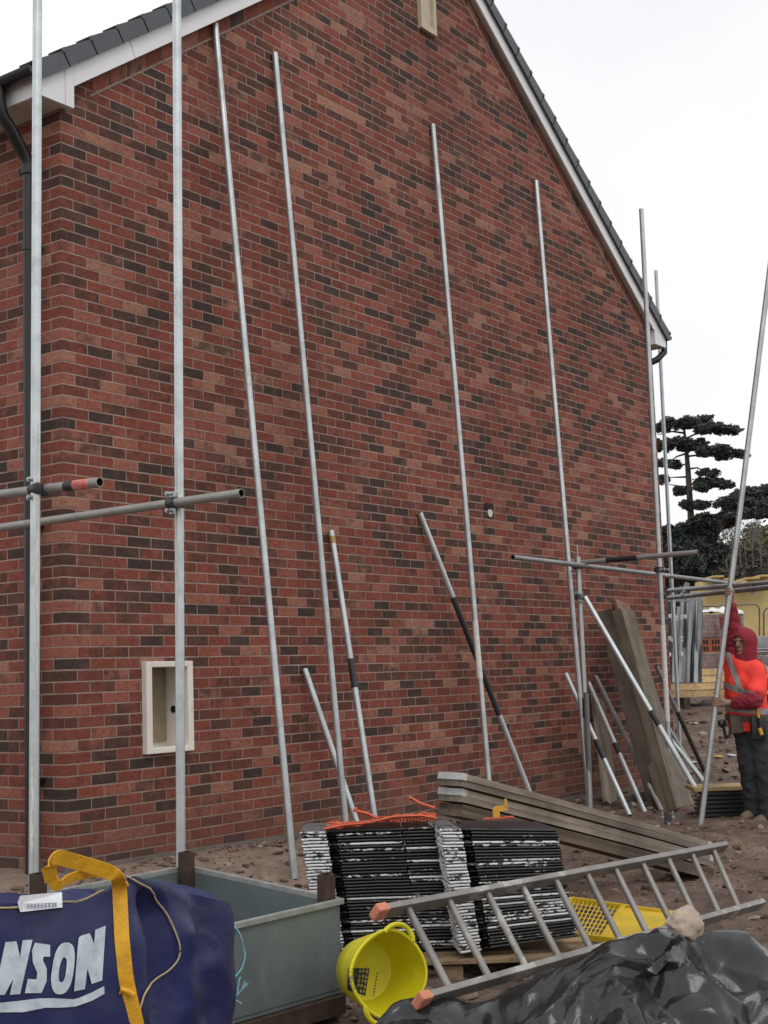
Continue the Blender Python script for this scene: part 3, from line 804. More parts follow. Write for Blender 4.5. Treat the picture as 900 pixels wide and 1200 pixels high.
def stack(px, py_base, d, comps, yaw, label, fan=0., seed=1):
    """comps: (offset along, width, depth, nose)"""
    base = P(px, py_base, d); rnd_ = random.Random(seed)
    x = (LAT*math.cos(yaw)+DEP*math.sin(yaw)); y = Vector((-x.y, x.x, 0))
    for ci, (off, w, dep, nose) in enumerate(comps):
        me = tile_mesh('interlocking_tile', w, dep, nose)
        for k in range(NL):
            o = D.objects.new('interlocking_tile', me); COL.objects.link(o)
            tl = fan*(k/NL-.55)*1.5
            xx = (x*math.cos(tl)-Vector((0, 0, 1))*math.sin(tl)); zz = xx.cross(y)
            p = base+x*(off+rnd_.uniform(-.004, .004)-.0016*k*0)+y*rnd_.uniform(-.006, .006)+Vector((0, 0, TH*(k+.5)))
            # the pile leans a little to the left as it rises
            p = p-x*(.0019*(NL*.0+k)*1.1)
            o.matrix_world = Matrix(((xx.x, y.x, zz.x, p.x), (xx.y, y.y, zz.y, p.y), (xx.z, y.z, zz.z, p.z), (0, 0, 0, 1)))
            tag(o, label[min(ci, len(label)-1)], 'tile', GT)
    return base, x, y
DT = 6.95
sb, sx_, sy_ = stack(374, 1119, DT+.05, [(0, .515, .40, .13), (.52, .22, .40, 0)], .0, ['thin black tile with white limed left end, in the left stack on the pallet', 'plain black tile in the narrow middle stack on the pallet'], .0, 4)
sb2, sx2, sy2 = stack(540, 1118, DT-.12, [(0, .60, .42, .105)], .13, ['thin black tile with white limed edges, in the right stack on the pallet'], .09, 9)
# pallet under the tiles
pz = sb.z-.012
e = empty('pallet', Vector((sb.x, sb.y, ground_z(sb.x, sb.y))), 'weathered timber pallet carrying the stacked black tiles', 'pallet')
pc = sb+sx_*.66+sy_*.33
for k in range(6):
    m = MB(); q = pc+sy_*(-.46+k*.19); m.box((q.x, q.y, pz-.011), (1.42, .11, .02), (sx_, sy_, Vector((0, 0, 1))), bev=.002); m.build('deck_board', M['pallet_wood'], e)
for j in (-1, 0, 1):
    for k in (-1, 0, 1):
        m = MB(); q = pc+sy_*(k*.40-.04)+sx_*(j*.62); m.box((q.x, q.y, pz-.075), (.12, .1, .085), (sx_, sy_, Vector((0, 0, 1)))); m.build('block', M['pallet_wood'], e)
for k in (-1, 0, 1):
    m = MB(); q = pc+sy_*(k*.40-.04); m.box((q.x, q.y, pz-.13), (1.42, .1, .02), (sx_, sy_, Vector((0, 0, 1)))); m.build('base_board', M['pallet_wood'], e)

# orange netting and strap on top of the left tiles
M['orange'] = simple('orange plastic netting', (.50, .085, .035), .5, var=.25, scale=12)
ztop = sb.z+NL*TH
def ontop(u, v, h): q = sb+sx_*(u-.06)+sy_*v; return Vector((q.x, q.y, ztop+h))
e = empty('orange_netting', ontop(.4, .1, 0), 'crumpled orange plastic netting lying on top of the left tile stack', 'netting')
m = MB(); NX, NY = 40, 12
gr = []
for j in range(NY+1):
    row = []
    for i in range(NX+1):
        u = lerp(.12, .68, i/NX); v = lerp(.0, .30, j/NY)
        h = .012+.05*sm(.15, .55, u)*(.5+.5*math.sin(v*14+1))+.02*noise.noise(Vector((u*9, v*9, 1)))+.012*noise.noise(Vector((u*30, v*30, 5)))
        row.append(ontop(u+.012*noise.noise(Vector((u*14, v*14, 3))), v, max(.008, h)))
    gr.append(row)
for j in range(0, NY+1):
    m.path([gr[j][i] for i in range(0, NX+1)], .0028, 4)
for i in range(0, NX+1): m.path([gr[j][i] for j in range(NY+1)], .0028, 4)
m.build('mesh_net', M['orange'], e)
m = MB()
m.path([ontop(.10, -.01, .01), ontop(.22, -.008, .028), ontop(.34, -.01, .035), ontop(.46, -.012, .06), ontop(.60, -.006, .062), ontop(.68, .0, .045)], .008, 6)
m.path([ontop(.27, .05, .09), ontop(.33, .04, .075), ontop(.38, .03, .05)], .009, 6); m.path([ontop(.56, .1, .14), ontop(.60, .09, .115), ontop(.68, .06, .09)], .008, 6)
m.path([ontop(.27, .06, .095), ontop(.255, .06, .10)], .014, 6); m.path([ontop(.56, .1, .14), ontop(.545, .1, .142)], .013, 6)
m.build('edge_cord', M['orange'], e, smooth=60)
m = MB(); m.path([P(566, 960, 6.98), P(585, 959, 6.98), P(602, 957, 6.95)], .006, 6)
tag(m.build('orange_strap', M['orange'], smooth=60), 'short orange strap lying on the right tile stack beside the yellow clip', 'strap')
M['clip'] = simple('amber plastic', (.62, .33, .03), .45, var=.12)
m = MB(); q = P(583, 952, 7.0)
c_ax = (LAT, DEP, Vector((0, 0, 1)))
m.prism([q+LAT*a+Vector((0, 0, b_)) for a, b_ in ((-.022, -.035), (.012, -.035), (.012, .004), (.055, .010), (.055, .028), (-.005, .028), (-.022, .012))], DEP*.05)
m.path([q+LAT*.045+Vector((0, 0, .028)), q+LAT*.043+Vector((0, 0, .066))], .007, 6)
tag(m.build('yellow_clip', M['clip']), 'small amber plastic clip on top of the right tile stack', 'clip')

# ------------------------------------------------------------------ ladder lying on its edge
M['alu'] = galv_mat('worn aluminium', (.27, .25, .235), .1, .45, .6)
M['cap'] = simple('faded orange rubber', (.55, .2, .12), .7, var=.12, scale=20)
rails = [(P(447, 1068, 5.72), P(850, 992, 7.75)), (P(497, 1171, 5.38), P(893, 1059, 7.6))]
e = empty('ladder', rails[1][0], 'aluminium ladder lying on its side between the tiles and the black sheet', 'ladder')
lx = (rails[0][1]-rails[0][0]).normalized(); lw = (rails[0][0]-rails[1][0]); lw = (lw-lx*lw.dot(lx)).normalized(); ln = lx.cross(lw)
for a, b_ in rails:
    x = (b_-a).normalized(); m = MB(); m.box((a+b_)/2, ((b_-a).length, .03, .062), (x, lw, ln), bev=.006); m.build('rail', M['alu'], e)
    m = MB(); m.box(a-x*.01, (.066, .042, .07), (x, lw, ln), bev=.01); m.build('end_cap', M['cap'], e)
for px in (477, 525, 570, 611, 650, 687, 720, 752, 782, 810, 835):
    a, b_ = rails[0]; t = line_tx(a, b_, px); q = a.lerp(b_, t)
    L1 = rails[1][1]-rails[1][0]; q2 = rails[1][0]+L1*((t*(b_-a).length+.012)/L1.length)
    m = MB(); m.path([q, q2], .016, 10); m.build('rung', M['alu'], e, smooth=50)

# ------------------------------------------------------------------ yellow guard panel on the ground
M['yellow'] = simple('yellow steel paint', (.62, .42, .02), .45, var=.15, scale=5)
gp = [onz(669, 1054, -.24), onz(789, 1071, -.25), onz(756, 1106, -.27), onz(652, 1094, -.27)]
gp = [p+Vector((0, 0, .0)) for p in gp]
e = empty('guard_panel', gp[0], 'yellow steel panel, half wire mesh and half solid, lying flat behind the ladder', 'guard panel')
def gpt(u, v, h=0): return gp[0].lerp(gp[1], u).lerp(gp[3].lerp(gp[2], u), v)+Vector((0, 0, h))
m = MB()
for a, b_ in (((0, 0), (1, 0)), ((1, 0), (1, 1)), ((1, 1), (0, 1)), ((0, 1), (0, 0)), ((.54, 0), (.54, 1))):
    A, B = gpt(*a), gpt(*b_); x = (B-A).normalized(); y = Vector((0, 0, 1)).cross(x); m.box((A+B)/2, ((B-A).length+.02, .03, .03), (x, y, x.cross(y)))
m.build('frame', M['yellow'], e)
m = MB()
for i in range(1, 12): m.path([gpt(.54*i/12, 0), gpt(.54*i/12, 1)], .0035, 4)
for i in range(1, 8): m.path([gpt(0, i/8), gpt(.54, i/8)], .0035, 4)
m.build('wire_mesh', M['yellow'], e)
m = MB(); m.prism([gpt(.545, .02, -.004), gpt(.99, .02, -.004), gpt(.99, .98, -.004), gpt(.545, .98, -.004)], (0, 0, .006)); m.build('solid_sheet', M['yellow'], e)

# ------------------------------------------------------------------ yellow flexible tub
def trug_mat():
    t = NT('yellow flexible plastic'); co = t.coord()
    f = t.noise(co, 5, 5, .6)
    c = t.ramp(f, [(.3, (.66, .58, .012)), (.7, (.76, .69, .02))])
    dirt = t.ramp(t.noise(co, 11, 6, .75), [(.60, 0.), (.68, .75)])
    c = t.mix(t.math('MULTIPLY', dirt, .55), c, (.10, .08, .05))
    t.base(c); t.pset(Roughness=.42)
    t.b.inputs['Subsurface Weight'].default_value = .15; t.b.inputs['Subsurface Radius'].default_value = (.03, .03, .01)
    return t.m
M['trug'] = trug_mat()
cR = P(456, 1141, 5.84)                      # centre of the mouth
tax = (-LAT*.43+DEP*.86-Vector((0, 0, 1))*.10).normalized()   # from mouth to base
e = empty('flexible_tub', Vector((cR.x, cR.y, ground_z(cR.x, cR.y))), 'bright yellow flexible rubble tub tipped on its side beside the steel box', 'tub')
tu = tax.cross(Vector((0, 0, 1))).normalized(); tv = tu.cross(tax).normalized()
if tv.z < 0: tv = -tv; tu = -tu
m = MB(); SEG = 48; RO, RB, HH = .168, .131, .25
def tr(h, r, k):
    a = 2*math.pi*k/SEG; q = 1+.05*math.cos(2*a+.6)*(1-h/HH)
    return cR+tax*h+(tu*math.cos(a)*q+tv*math.sin(a)*(2-q))*r
prof = [(HH+.006, 0.001), (HH+.006, RB-.004), (HH, RB+.004), (HH*.5, (RO+RB)/2+.006), (.012, RO+.003), (0, RO+.009), (-.006, RO+.004), (-.004, RO-.004), (.01, RO-.003), (HH*.5, (RO+RB)/2), (HH-.008, RB-.002), (HH-.004, RB-.012), (HH-.004, .001)]
rings = [[m.bm.verts.new(tr(h, r, k)) for k in range(SEG)] for h, r in prof]
for A, B in zip(rings, rings[1:]): m.bridge(A, B)
tubo = m.build('tub_body', M['trug'], e, smooth=45)
for sg in (1, -1):
    m = MB(); pts = []
    for i in range(15):
        a = math.pi/2*sg+lerp(-.42, .42, i/14)-(.38 if tu.dot(LAT) > 0 else -.38); k = math.sin(math.pi*i/14)
        q = cR+(tu*math.cos(a)+tv*math.sin(a))*(RO+.002+.036*k**.8)+tax*(-.004)
        pts.append(q)
    m.path(pts, [.012]*3+[.011]*9+[.012]*3, 8); m.build('handle', M['trug'], e, smooth=60)
# the dark sticker inside (illegible print): dark panel, pale blocks and rows of letter-like strokes
M['sticker'] = simple('black sticker', (.02, .02, .022), .5, var=.3, scale=30)
M['sticker_pale'] = simple('pale sticker print', (.5, .47, .16), .5, var=.25, scale=60)
M['sticker_grey'] = simple('grey sticker print', (.22, .22, .21), .5, var=.4, scale=60)
from mathutils.bvhtree import BVHTree
def bvh_of(o):
    me = o.data; off = WORLD[o.name]
    return BVHTree.FromPolygons([v.co+off for v in me.vertices], [tuple(p.vertices) for p in me.polygons])
TB_ = bvh_of(tubo)
def intub(px, py, lift):
    hit, n, i_, d_ = TB_.ray_cast(CAM, ray(px, py).normalized())
    if hit is None: return P(px, py, 6.0)
    if n.dot(CAM-hit) < 0: n = -n
    return hit+n*lift
def spatch(m, pts, lift):
    n = 5; (ax0, ay0), (bx0, by0), (cx0, cy0), (dx0, dy0) = pts; g = []
    for j in range(n+1):
        g.append([m.bm.verts.new(intub(lerp(lerp(ax0, bx0, i/n), lerp(dx0, cx0, i/n), j/n), lerp(lerp(ay0, by0, i/n), lerp(dy0, cy0, i/n), j/n), lift)) for i in range(n+1)])
    for A, B in zip(g, g[1:]):
        for i in range(n): m.face([A[i], A[i+1], B[i+1], B[i]])
def cell(u, v, w2, h2, q=((408, 1134), (433, 1135), (428, 1167), (407, 1160))):
    def mp(a, b_): return (lerp(lerp(q[0][0], q[1][0], a), lerp(q[3][0], q[2][0], a), b_), lerp(lerp(q[0][1], q[1][1], a), lerp(q[3][1], q[2][1], a), b_))
    return [mp(u, v), mp(u+w2, v), mp(u+w2, v+h2), mp(u, v+h2)]
m = MB(); spatch(m, cell(0, 0, 1, 1), .0015); stick = m.build('sticker', M['sticker'], e, smooth=60)
r3 = random.Random(5); m = MB()
for r_ in range(3):
    for c_i in range(5):
        x0, y0 = .50+r_*.165, .04+c_i*.19
        for q in range(3):
            if q % 2: spatch(m, cell(x0+r3.uniform(0, .07), y0, .035, .14), .0030)
            else: spatch(m, cell(x0, y0+r3.uniform(0, .10), .12, .035), .0030)
m.build('print', M['sticker_pale'], stick)
m = MB()
for q in range(26): spatch(m, cell(r3.uniform(.04, .36), r3.uniform(.08, .85), r3.uniform(.03, .10), r3.uniform(.02, .1)), .0030)
m.build('print', M['sticker_grey'], stick)
m = MB()
for q in range(8):
    x0, y0 = 441-q*.6, 1140+q*3.6; spatch(m, [(x0, y0), (x0+r3.uniform(1.2, 2.6), y0), (x0+1.5, y0+1.6), (x0, y0+1.6)], .0016)
m.build('moulded_text', M['sticker'], e)

# ------------------------------------------------------------------ black plastic sheet over a heap
def sheet_mat():
    t = NT('black polythene'); co = t.n('ShaderNodeNewGeometry').outputs['Position']
    f = t.noise(co, 3.0, 5, .6); f2 = t.noise(co, 14, 6, .7)
    dust = t.ramp(t.math('ADD', t.math('MULTIPLY', f, .6), t.math('MULTIPLY', f2, .4)), [(.44, 0.), (.62, 1.)])
    c = t.mix(t.math('MULTIPLY', dust, .16), (.010, .011, .013), (.12, .12, .118))
    sp = t.ramp(t.noise(co, 38, 5, .75), [(.66, 0.), (.71, 1.)])
    c = t.mix(t.math('MULTIPLY', sp, .5), c, (.30, .27, .24))
    t.base(c); t.pset(Roughness=t.math('ADD', .16, t.math('MULTIPLY', dust, .10)), Specular_IOR_Level=.5)
    t.bump(t.math('ADD', t.noise(co, 24, 4, .6, dist=1.5), t.math('MULTIPLY', f2, .6)), .14, .012)
    return t.m
M['poly'] = sheet_mat()
def rnd2(i, j, k):
    return (math.sin(i*127.1+j*311.7+k*74.7)*43758.5453) % 1.0
def crumple(x, y, cell, k):
    """flat facets on a warped triangular lattice: sharp creases, flat panels between"""
    w = Vector((x*1.1/cell*.5, y*1.1/cell*.5, k)); x += .45*cell*noise.noise(w); y += .45*cell*noise.noise(w+Vector((9, 4, 2)))
    u = x/cell-y/cell*.57735; v = y/cell*1.1547
    i, j = math.floor(u), math.floor(v); fu, fv = u-i, v-j
    if fu+fv < 1: return rnd2(i, j, k)*(1-fu-fv)+rnd2(i+1, j, k)*fu+rnd2(i, j+1, k)*fv
    return rnd2(i+1, j+1, k)*(fu+fv-1)+rnd2(i+1, j, k)*(1-fv)+rnd2(i, j+1, k)*(1-fu)
RIDGE = [(-.3, -.30), (-.13, -.15), (.0, -.115), (.12, -.11), (.25, -.13), (.36, -.115), (.5, -.055), (.66, .06), (.80, .115), (.92, .135), (1.0, .14), (1.12, .095), (1.22, .075), (1.4, .09), (1.56, .02), (1.8, -.03), (2.4, -.12)]
def tarp_z(a, d):
    dr = 5.62+.06*noise.noise(Vector((a*2.5, 1, 1)))
    top = interp(a, RIDGE)
    if d > dr: z = lerp(top, -.36, sm(0, .42, d-dr))
    else: z = top-lerp(.16, .66, sm(0, .65, a))*max(0, dr-d-.05)-.05*sm(0, .1, dr-d)
    k = .35+.65*sm(-.02, .2, abs(d-dr))
    z += k*lerp(.45, 1, sm(.1, .6, a))*(.20*(crumple(a, d*1.5, .34, 1)-.5)+.13*(crumple(a+5, d*1.5, .16, 2)-.5)+.034*(crumple(a, d*1.6, .07, 3)-.5))
    return z+.004*noise.noise(Vector((a*24, d*24, 7)))
m = MB(); NA, ND = 300, 230; gr = []
for j in range(ND+1):
    row = []
    for i in range(NA+1):
        s, q = i/NA, j/ND
        d = lerp(4.0, 6.05, q)
        lo = interp(d, [(4.0, .3), (4.9, .06), (5.2, -.06), (5.40, -.15), (5.52, -.13), (5.62, -.02), (5.72, .16), (5.85, .4), (6.05, .6)])+.02*noise.noise(Vector((d*6, 3, 1)))
        a = lerp(lo, 2.4, s**1.15)
        kk = sm(0, .12, a-lo)*sm(6.0, 5.7, d)
        w = CAM+LAT*(a+kk*.10*(crumple(a+2, d*1.4+7, .24, 5)-.5))+DEP*(d+kk*(.22*(crumple(a+9, d*1.5, .30, 6)-.5)+.10*(crumple(a+3, d*1.5, .13, 7)-.5)))
        edge = min(1, (a-lo)/.02+.85)
        z = max(lerp(ground_base(w.x, w.y), tarp_z(a, d), edge), ground_base(w.x, w.y)+.03)
        row.append(m.bm.verts.new((w.x, w.y, z)))
    gr.append(row)
for j in range(ND):
    for i in range(NA): m.face([gr[j][i], gr[j][i+1], gr[j+1][i+1], gr[j+1][i]])
tp = m.build('plastic_sheet', M['poly'], smooth=20)
tag(tp, 'crumpled dusty black polythene sheet spread over a heap in the foreground', 'plastic sheet')
md = tp.modifiers.new('thick', 'SOLIDIFY'); md.thickness = .003
M['rock'] = simple('pale limestone lump', (.40, .315, .25), .9, var=.28, scale=8, bump=.9, bscale=26)
m = MB(); q = P(804, 1087, 5.54); m.blob(q+Vector((0, 0, .01)), .068, 4, (1.15, 1., .95), .24, 1.5, 3)
for v in m.bm.verts:
    v.co += (v.co-q).normalized()*.005*noise.fractal((v.co-q)*30, 1, 2, 3)
tag(m.build('rock', M['rock'], smooth=40), 'pale lump of broken stone weighing down the black plastic sheet', 'rock')

# ------------------------------------------------------------------ steel mortar box
def steel_mat():
    t = NT('grey green painted steel'); co = t.coord()
    f = t.noise(co, 2.4, 6, .65); f2 = t.noise(t.mapping(co, (5, 5, 1.2)), 3, 5, .6)
    c = t.ramp(f, [(.3, (.100, .124, .128)), (.55, (.142, .170, .172)), (.8, (.20, .222, .22))])
    run = t.ramp(f2, [(.56, 0.), (.75, .4)]); c = t.mix(run, c, (.24, .25, .23))
    rust = t.ramp(t.noise(co, 6, 6, .75), [(.62, 0.), (.7, .8)]); c = t.mix(t.math('MULTIPLY', rust, .45), c, (.11, .06, .035))
    t.base(c); t.pset(Roughness=.5, Metallic=.15); t.bump(t.noise(co, 18, 4), .08, .01)
    return t.m
M['tubsteel'] = steel_mat()
M['tubrim'] = simple('worn steel rim', (.30, .31, .30), .5, .3, .2, 14)
M['rust'] = simple('rusty brown steel', (.060, .036, .026), .8, .25, .4, 16, .25)
tB, tR_, tL = P(219, 1016, 6.95), P(398, 1055, 6.2), P(30, 1052, 6.35)
tF = tL+tR_-tB
up = ((tR_-tB).cross(tL-tB)).normalized(); up = up if up.z > 0 else -up
e = empty('mortar_box', Vector((tB.x, tB.y, ground_z(tB.x, tB.y))), 'open grey-green steel mortar box with rusty corner posts, behind the blue bag', 'mortar box')
cor = [tB, tR_, tF, tL]; ctr = (tB+tF)/2; dep = .41
def wallp(a, b_, nm):
    x = (b_-a).normalized(); n = up.cross(x).normalized()
    if n.dot(ctr-(a+b_)/2) < 0: n = -n
    tap = .0
    m = MB(); m.prism([a, b_, b_-up*dep, a-up*dep], n*.006); m.build(nm, M['tubsteel'], e)
    m = MB(); m.box((a+b_)/2-up*.004-n*.004, ((b_-a).length+.03, .022, .026), (x, n, up), bev=.003); m.build('rim', M['tubrim'], e)
for i in range(4): wallp(cor[i], cor[(i+1) % 4], 'side_panel')
m = MB(); m.prism([c-up*(dep-.02) for c in cor], up*-.006); m.build('floor_pan', M['tubsteel'], e)
for c, hgt in ((tB, .085), (tR_, .115), (tL, .11), (tF, .09)):
    q = c.lerp(ctr, .082); x = (tR_-tB).normalized(); y = up.cross(x)
    bot = -(q.z-ground_z(q.x, q.y))/max(.3, up.z)
    m = MB(); s_ = .029
    def sqr(h, s): return [q+x*(i*s)+y*(j*s)+up*h for i, j in ((-1, -1), (1, -1), (1, 1), (-1, 1))]
    A, B, C, Dn = [[m.bm.verts.new(p) for p in sqr(h, s)] for h, s in ((bot, s_), (hgt, s_), (hgt, s_-.006), (hgt-.08, s_-.006))]
    m.bridge(A, B); m.bridge(B, C); m.bridge(C, Dn); m.face(A); m.face(Dn)
    m.build('corner_post', M['rust'], e)
for a, b_ in ((tF, tR_), (tB, tR_), (tL, tF)):
    m = MB(); A, B = a-up*(dep+.045), b_-up*(dep+.045); x = (B-A).normalized(); m.box((A+B)/2, ((B-A).length, .06, .08), (x, up.cross(x), up)); m.build('skid', M['rust'], e)

# ------------------------------------------------------------------ blue bulk bag
def bag_mat():
    t = NT('blue woven bag'); co = t.coord()
    f = t.noise(co, 3.2, 5, .6)
    wv = t.n('ShaderNodeTexWave'); wv.inputs['Scale'].default_value = 90; t.l(co, wv.inputs[0]); wv.bands_direction = 'Z'
    w2 = t.n('ShaderNodeTexWave'); w2.inputs['Scale'].default_value = 90; t.l(co, w2.inputs[0]); w2.bands_direction = 'X'
    c = t.ramp(f, [(.3, (.008, .011, .060)), (.7, (.015, .020, .10))])
    dust = t.ramp(t.noise(co, 7, 6, .7), [(.55, 0.), (.75, .35)]); c = t.mix(t.math('MULTIPLY', dust, .4), c, (.09, .09, .15))
    t.base(c); t.pset(Roughness=.40, Specular_IOR_Level=.4)
    crk = t.noise(co, 5, 4, .55, dist=.3)
    t.bump(t.math('ADD', crk, t.math('MULTIPLY', t.math('ADD', wv.outputs['Fac'], w2.outputs['Fac']), .012)), .5, .02)
    return t.m
M['bag'] = bag_mat()
M['bag_print'] = simple('pale bag print', (.44, .52, .59), .5, scale=22, c2=(.54, .61, .66), bump=.3, bscale=14)
M['strap'] = simple('yellow bag strap', (.70, .36, .015), .6, var=.2, scale=25, bump=.3, bscale=120)
M['piping'] = simple('beige piping', (.42, .33, .19), .7, var=.15, scale=40)
M['paper'] = simple('white label', (.66, .69, .74), .55, var=.08, scale=30)
M['label_ink'] = simple('faded label ink', (.36, .40, .46), .6, var=.3, scale=80)
# plan of the bag: (pixel x, distance) for the visible faces, then the hidden back
plan = [(-330, 3.75), (-230, 3.88), (-120, 4.02), (0, 4.17), (75, 4.27), (135, 4.36), (152, 4.42), (172, 4.50), (205, 4.66), (240, 4.84), (262, 4.98)]
pl = []
for x, d in plan: q = P(x, 1100, d); pl.append(Vector((q.x, q.y, 0)))
f0, c0_, r0 = pl[0], pl[5], pl[-1]
back = [r0+(f0-c0_)*.04+DEP*.05, r0+(f0-c0_)*.3+DEP*.03, r0+(f0-c0_)*.66, f0+(r0-c0_)*.98, f0+(r0-c0_)*.5]
pl = pl+back
def spline(pts, n):
    out = []; N = len(pts); L = [0]
    for i in range(N): L.append(L[-1]+(pts[(i+1) % N]-pts[i]).length)
    for k in range(n):
        s = L[-1]*k/n
        i = max(j for j in range(N) if L[j] <= s+1e-9); t = (s-L[i])/(L[i+1]-L[i])
        p0, p1, p2, p3 = pts[(i-1) % N], pts[i], pts[(i+1) % N], pts[(i+2) % N]
        q = .5*((2*p1)+(p2-p0)*t+(2*p0-5*p1+4*p2-p3)*t*t+(3*p1-p0-3*p2+p3)*t**3)
        out.append(q)
    return out
NB = 220
ring_ = spline(pl, NB); cen = sum(pl, Vector((0, 0, 0)))/len(pl)
def pxof(v, z=.4): return pix(Vector((v.x, v.y, z)))[0]
GZ = -.37
topz = []
for i, v in enumerate(ring_):
    q = Vector((v.x, v.y, .45))-CAM; d = q.dot(FW); x = pxof(v)
    onvis = (v-cen).dot(Vector((CAM.x, CAM.y, 0))-cen) > -.12
    yy = interp(x, [(-330, 1045), (-100, 1052), (0, 1058), (70, 1060), (100, 1057), (125, 1046), (143, 1031), (155, 1027), (185, 1032), (225, 1043), (262, 1060), (275, 1066)])
    zz = CAM.z+(ray(x, yy).z)*d
    topz.append(zz)
zt_ = sum(topz)/len(topz)
def bagpt(i, t):
    """i index round the bag (float ok), t 0 top .. 1 bottom"""
    i0 = int(math.floor(i)) % NB; i1 = (i0+1) % NB; fr_ = i-math.floor(i)
    v = ring_[i0].lerp(ring_[i1], fr_); z0 = lerp(topz[i0], topz[i1], fr_)
    z = lerp(z0, GZ, t)
    o = (v-cen); o.z = 0; n = o.normalized()
    s = Vector((v.x*3.1, v.y*3.1, z*2.6)); x = pxof(v)
    bulge = .045*math.sin(math.pi*min(1, t*1.15))+.012
    wr = .022*noise.noise(s)+.010*abs(noise.noise(s*2.6))
    # the right hand side is creased much more than the printed face
    k = sm(140, 185, x)
    diag = (v-c0_).length*1.0+z*.9
    wr += k*(.075*(crumple((v-c0_).length+z*.4, z, .20, 5)-.5)+.03*(crumple((v-c0_).length+z*.4, z, .09, 8)-.5)+.022*noise.noise(s*1.9+Vector((4, 0, 0))))-.15*math.exp(-((x-180)/16)**2)*sm(.02, .12, t)*sm(.62, .25, t)+.035*math.exp(-((x-207)/12)**2)*sm(.05, .2, t)*sm(.7, .4, t)
    wr += (1-k)*.012*noise.noise(Vector((z*5, i*.06, 8)))
    return Vector((v.x, v.y, 0))+n*(bulge+wr)+Vector((0, 0, z)), n
m = MB(); NR = 64; rows = []
for r_i in range(NR+1):
    rows.append([m.bm.verts.new(bagpt(i, r_i/NR)[0]) for i in range(NB)])
for A, B in zip(rows, rows[1:]): m.bridge(A, B)
prev = rows[0]
for s in (.93, .82, .66, .48, .3, .12):       # slumped closed top
    cur = []
    for i in range(NB):
        p = bagpt(i, 0)[0]; q = Vector((cen.x, cen.y, zt_)).lerp(p, s)
        q.z = lerp(zt_-.02, p.z, s**.7)-.05*math.sin(math.pi*min(1, (1-s)*1.6))*.6+.022*noise.noise(q*6); cur.append(m.bm.verts.new(q))
    m.bridge(prev, cur); prev = cur
m.face(prev)
BAG = m.build('bulk_bag', M['bag'], smooth=50)
tag(BAG, 'blue woven bulk bag with pale lettering, yellow strap and beige piping', 'bulk bag')
BB_ = bvh_of(BAG)
def bag_at(px, py, lift=.004):
    """point on the front skin of the bag"""
    hit, n, i_, d_ = BB_.ray_cast(CAM, ray(px, py).normalized())
    k = 0
    while hit is None and k < 60: k += 1; hit, n, i_, d_ = BB_.ray_cast(CAM, ray(px, py+k).normalized())
    if n.dot(CAM-hit) < 0: n = -n
    return hit+n*lift
# HANSON in bold slanted letters on the printed face; the outlines sit on the skin of the bag
LET = {
 'S': [(.98, .80), (.60, .72), (.62, .62), (.95, .42), (.90, .15), (.60, -.02), (.05, 0), (.12, .24), (.42, .27), (.50, .36), (.18, .55), (.12, .80), (.38, 1.0), (.98, .98)],
 'O': None,
 'N': [(0, 0), (.02, 1.0), (.36, 1.06), (.52, .84), (.62, 1.08), (1.0, 1.18), (1.0, .0), (.68, -.03), (.50, .24), (.38, .0)],
 'A': [(0, 0), (.36, 1.0), (.72, 1.0), (1.0, 0), (.68, 0), (.62, .2), (.42, .2), (.34, 0)],
 'H': [(0, 0), (0, 1), (.33, 1), (.33, .62), (.67, .62), (.67, 1), (1, 1), (1, 0), (.67, 0), (.67, .36), (.33, .36), (.33, 0)],
}
# each letter: corner pixels bottom-left, bottom-right, top-right, top-left on the photograph's bag face
def letter(m, ch, bl, br, tr_, tl):
    def mp(u, v):
        x0, y0 = lerp(bl[0], br[0], u), lerp(bl[1], br[1], u); x1, y1 = lerp(tl[0], tr_[0], u), lerp(tl[1], tr_[1], u)
        return lerp(x0, x1, v), lerp(y0, y1, v)
    if ch == 'O':
        n = 30; A = []; B = []
        for k in range(n):
            a = 2*math.pi*k/n
            ex = math.copysign(abs(math.cos(a))**.8, math.cos(a)); ey = math.copysign(abs(math.sin(a))**.8, math.sin(a))
            A.append((.5+.5*ex, .5+.5*ey)); B.append((.5+.16*ex, .47+.24*ey))
        out = [(mp(*A[k]), mp(*A[(k+1) % n]), mp(*B[(k+1) % n]), mp(*B[k])) for k in range(n)]
        for q in out: m.append(q)
    else: m.append([mp(u, v) for u, v in LET[ch]])
polys = []
letter(polys, 'H', (-104, 1166), (-70, 1166), (-62, 1103), (-94, 1102))
polys.append([(-54, 1166), (-32, 1104), (-10, 1104), (-12, 1166), (-24, 1166), (-24, 1154), (-36, 1154), (-40, 1166)])
polys.append([(5.5, 1104), (18.5, 1103), (23, 1122), (26, 1102), (37.5, 1101.5), (23, 1164.5), (11, 1165.5), (15, 1147), (5, 1165.5), (-8, 1166), (0, 1130)])
polys.append([(40.5, 1105), (58, 1107.5), (58, 1121), (50.5, 1121), (49.5, 1125), (54, 1135), (54, 1150), (48, 1163.5), (28.5, 1163.5), (32, 1147), (42, 1147.5), (43, 1140), (38, 1128), (37, 1114)])
letter(polys, 'O', (56.5, 1165), (82, 1165), (90, 1104.5), (64, 1104.5))
polys.append([(86, 1161.5), (91.5, 1099), (95, 1096.5), (104.5, 1094), (109.5, 1106), (111, 1090), (123, 1085), (119, 1148.5), (106.5, 1153), (101.5, 1135), (98.5, 1159)])
und = []
top_l = [(-104, 1176), (0, 1174.6), (21, 1172.5), (46, 1169.8), (62, 1169.4), (85, 1170.7), (92, 1169), (107, 1162.7), (121, 1155.6)]; bot_l = [(121.5, 1164.5), (107, 1172.5), (87, 1179.5), (67, 1180.5), (53, 1180.5), (27, 1185.8), (0, 1186), (-104, 1186)]
und.append(top_l+bot_l)
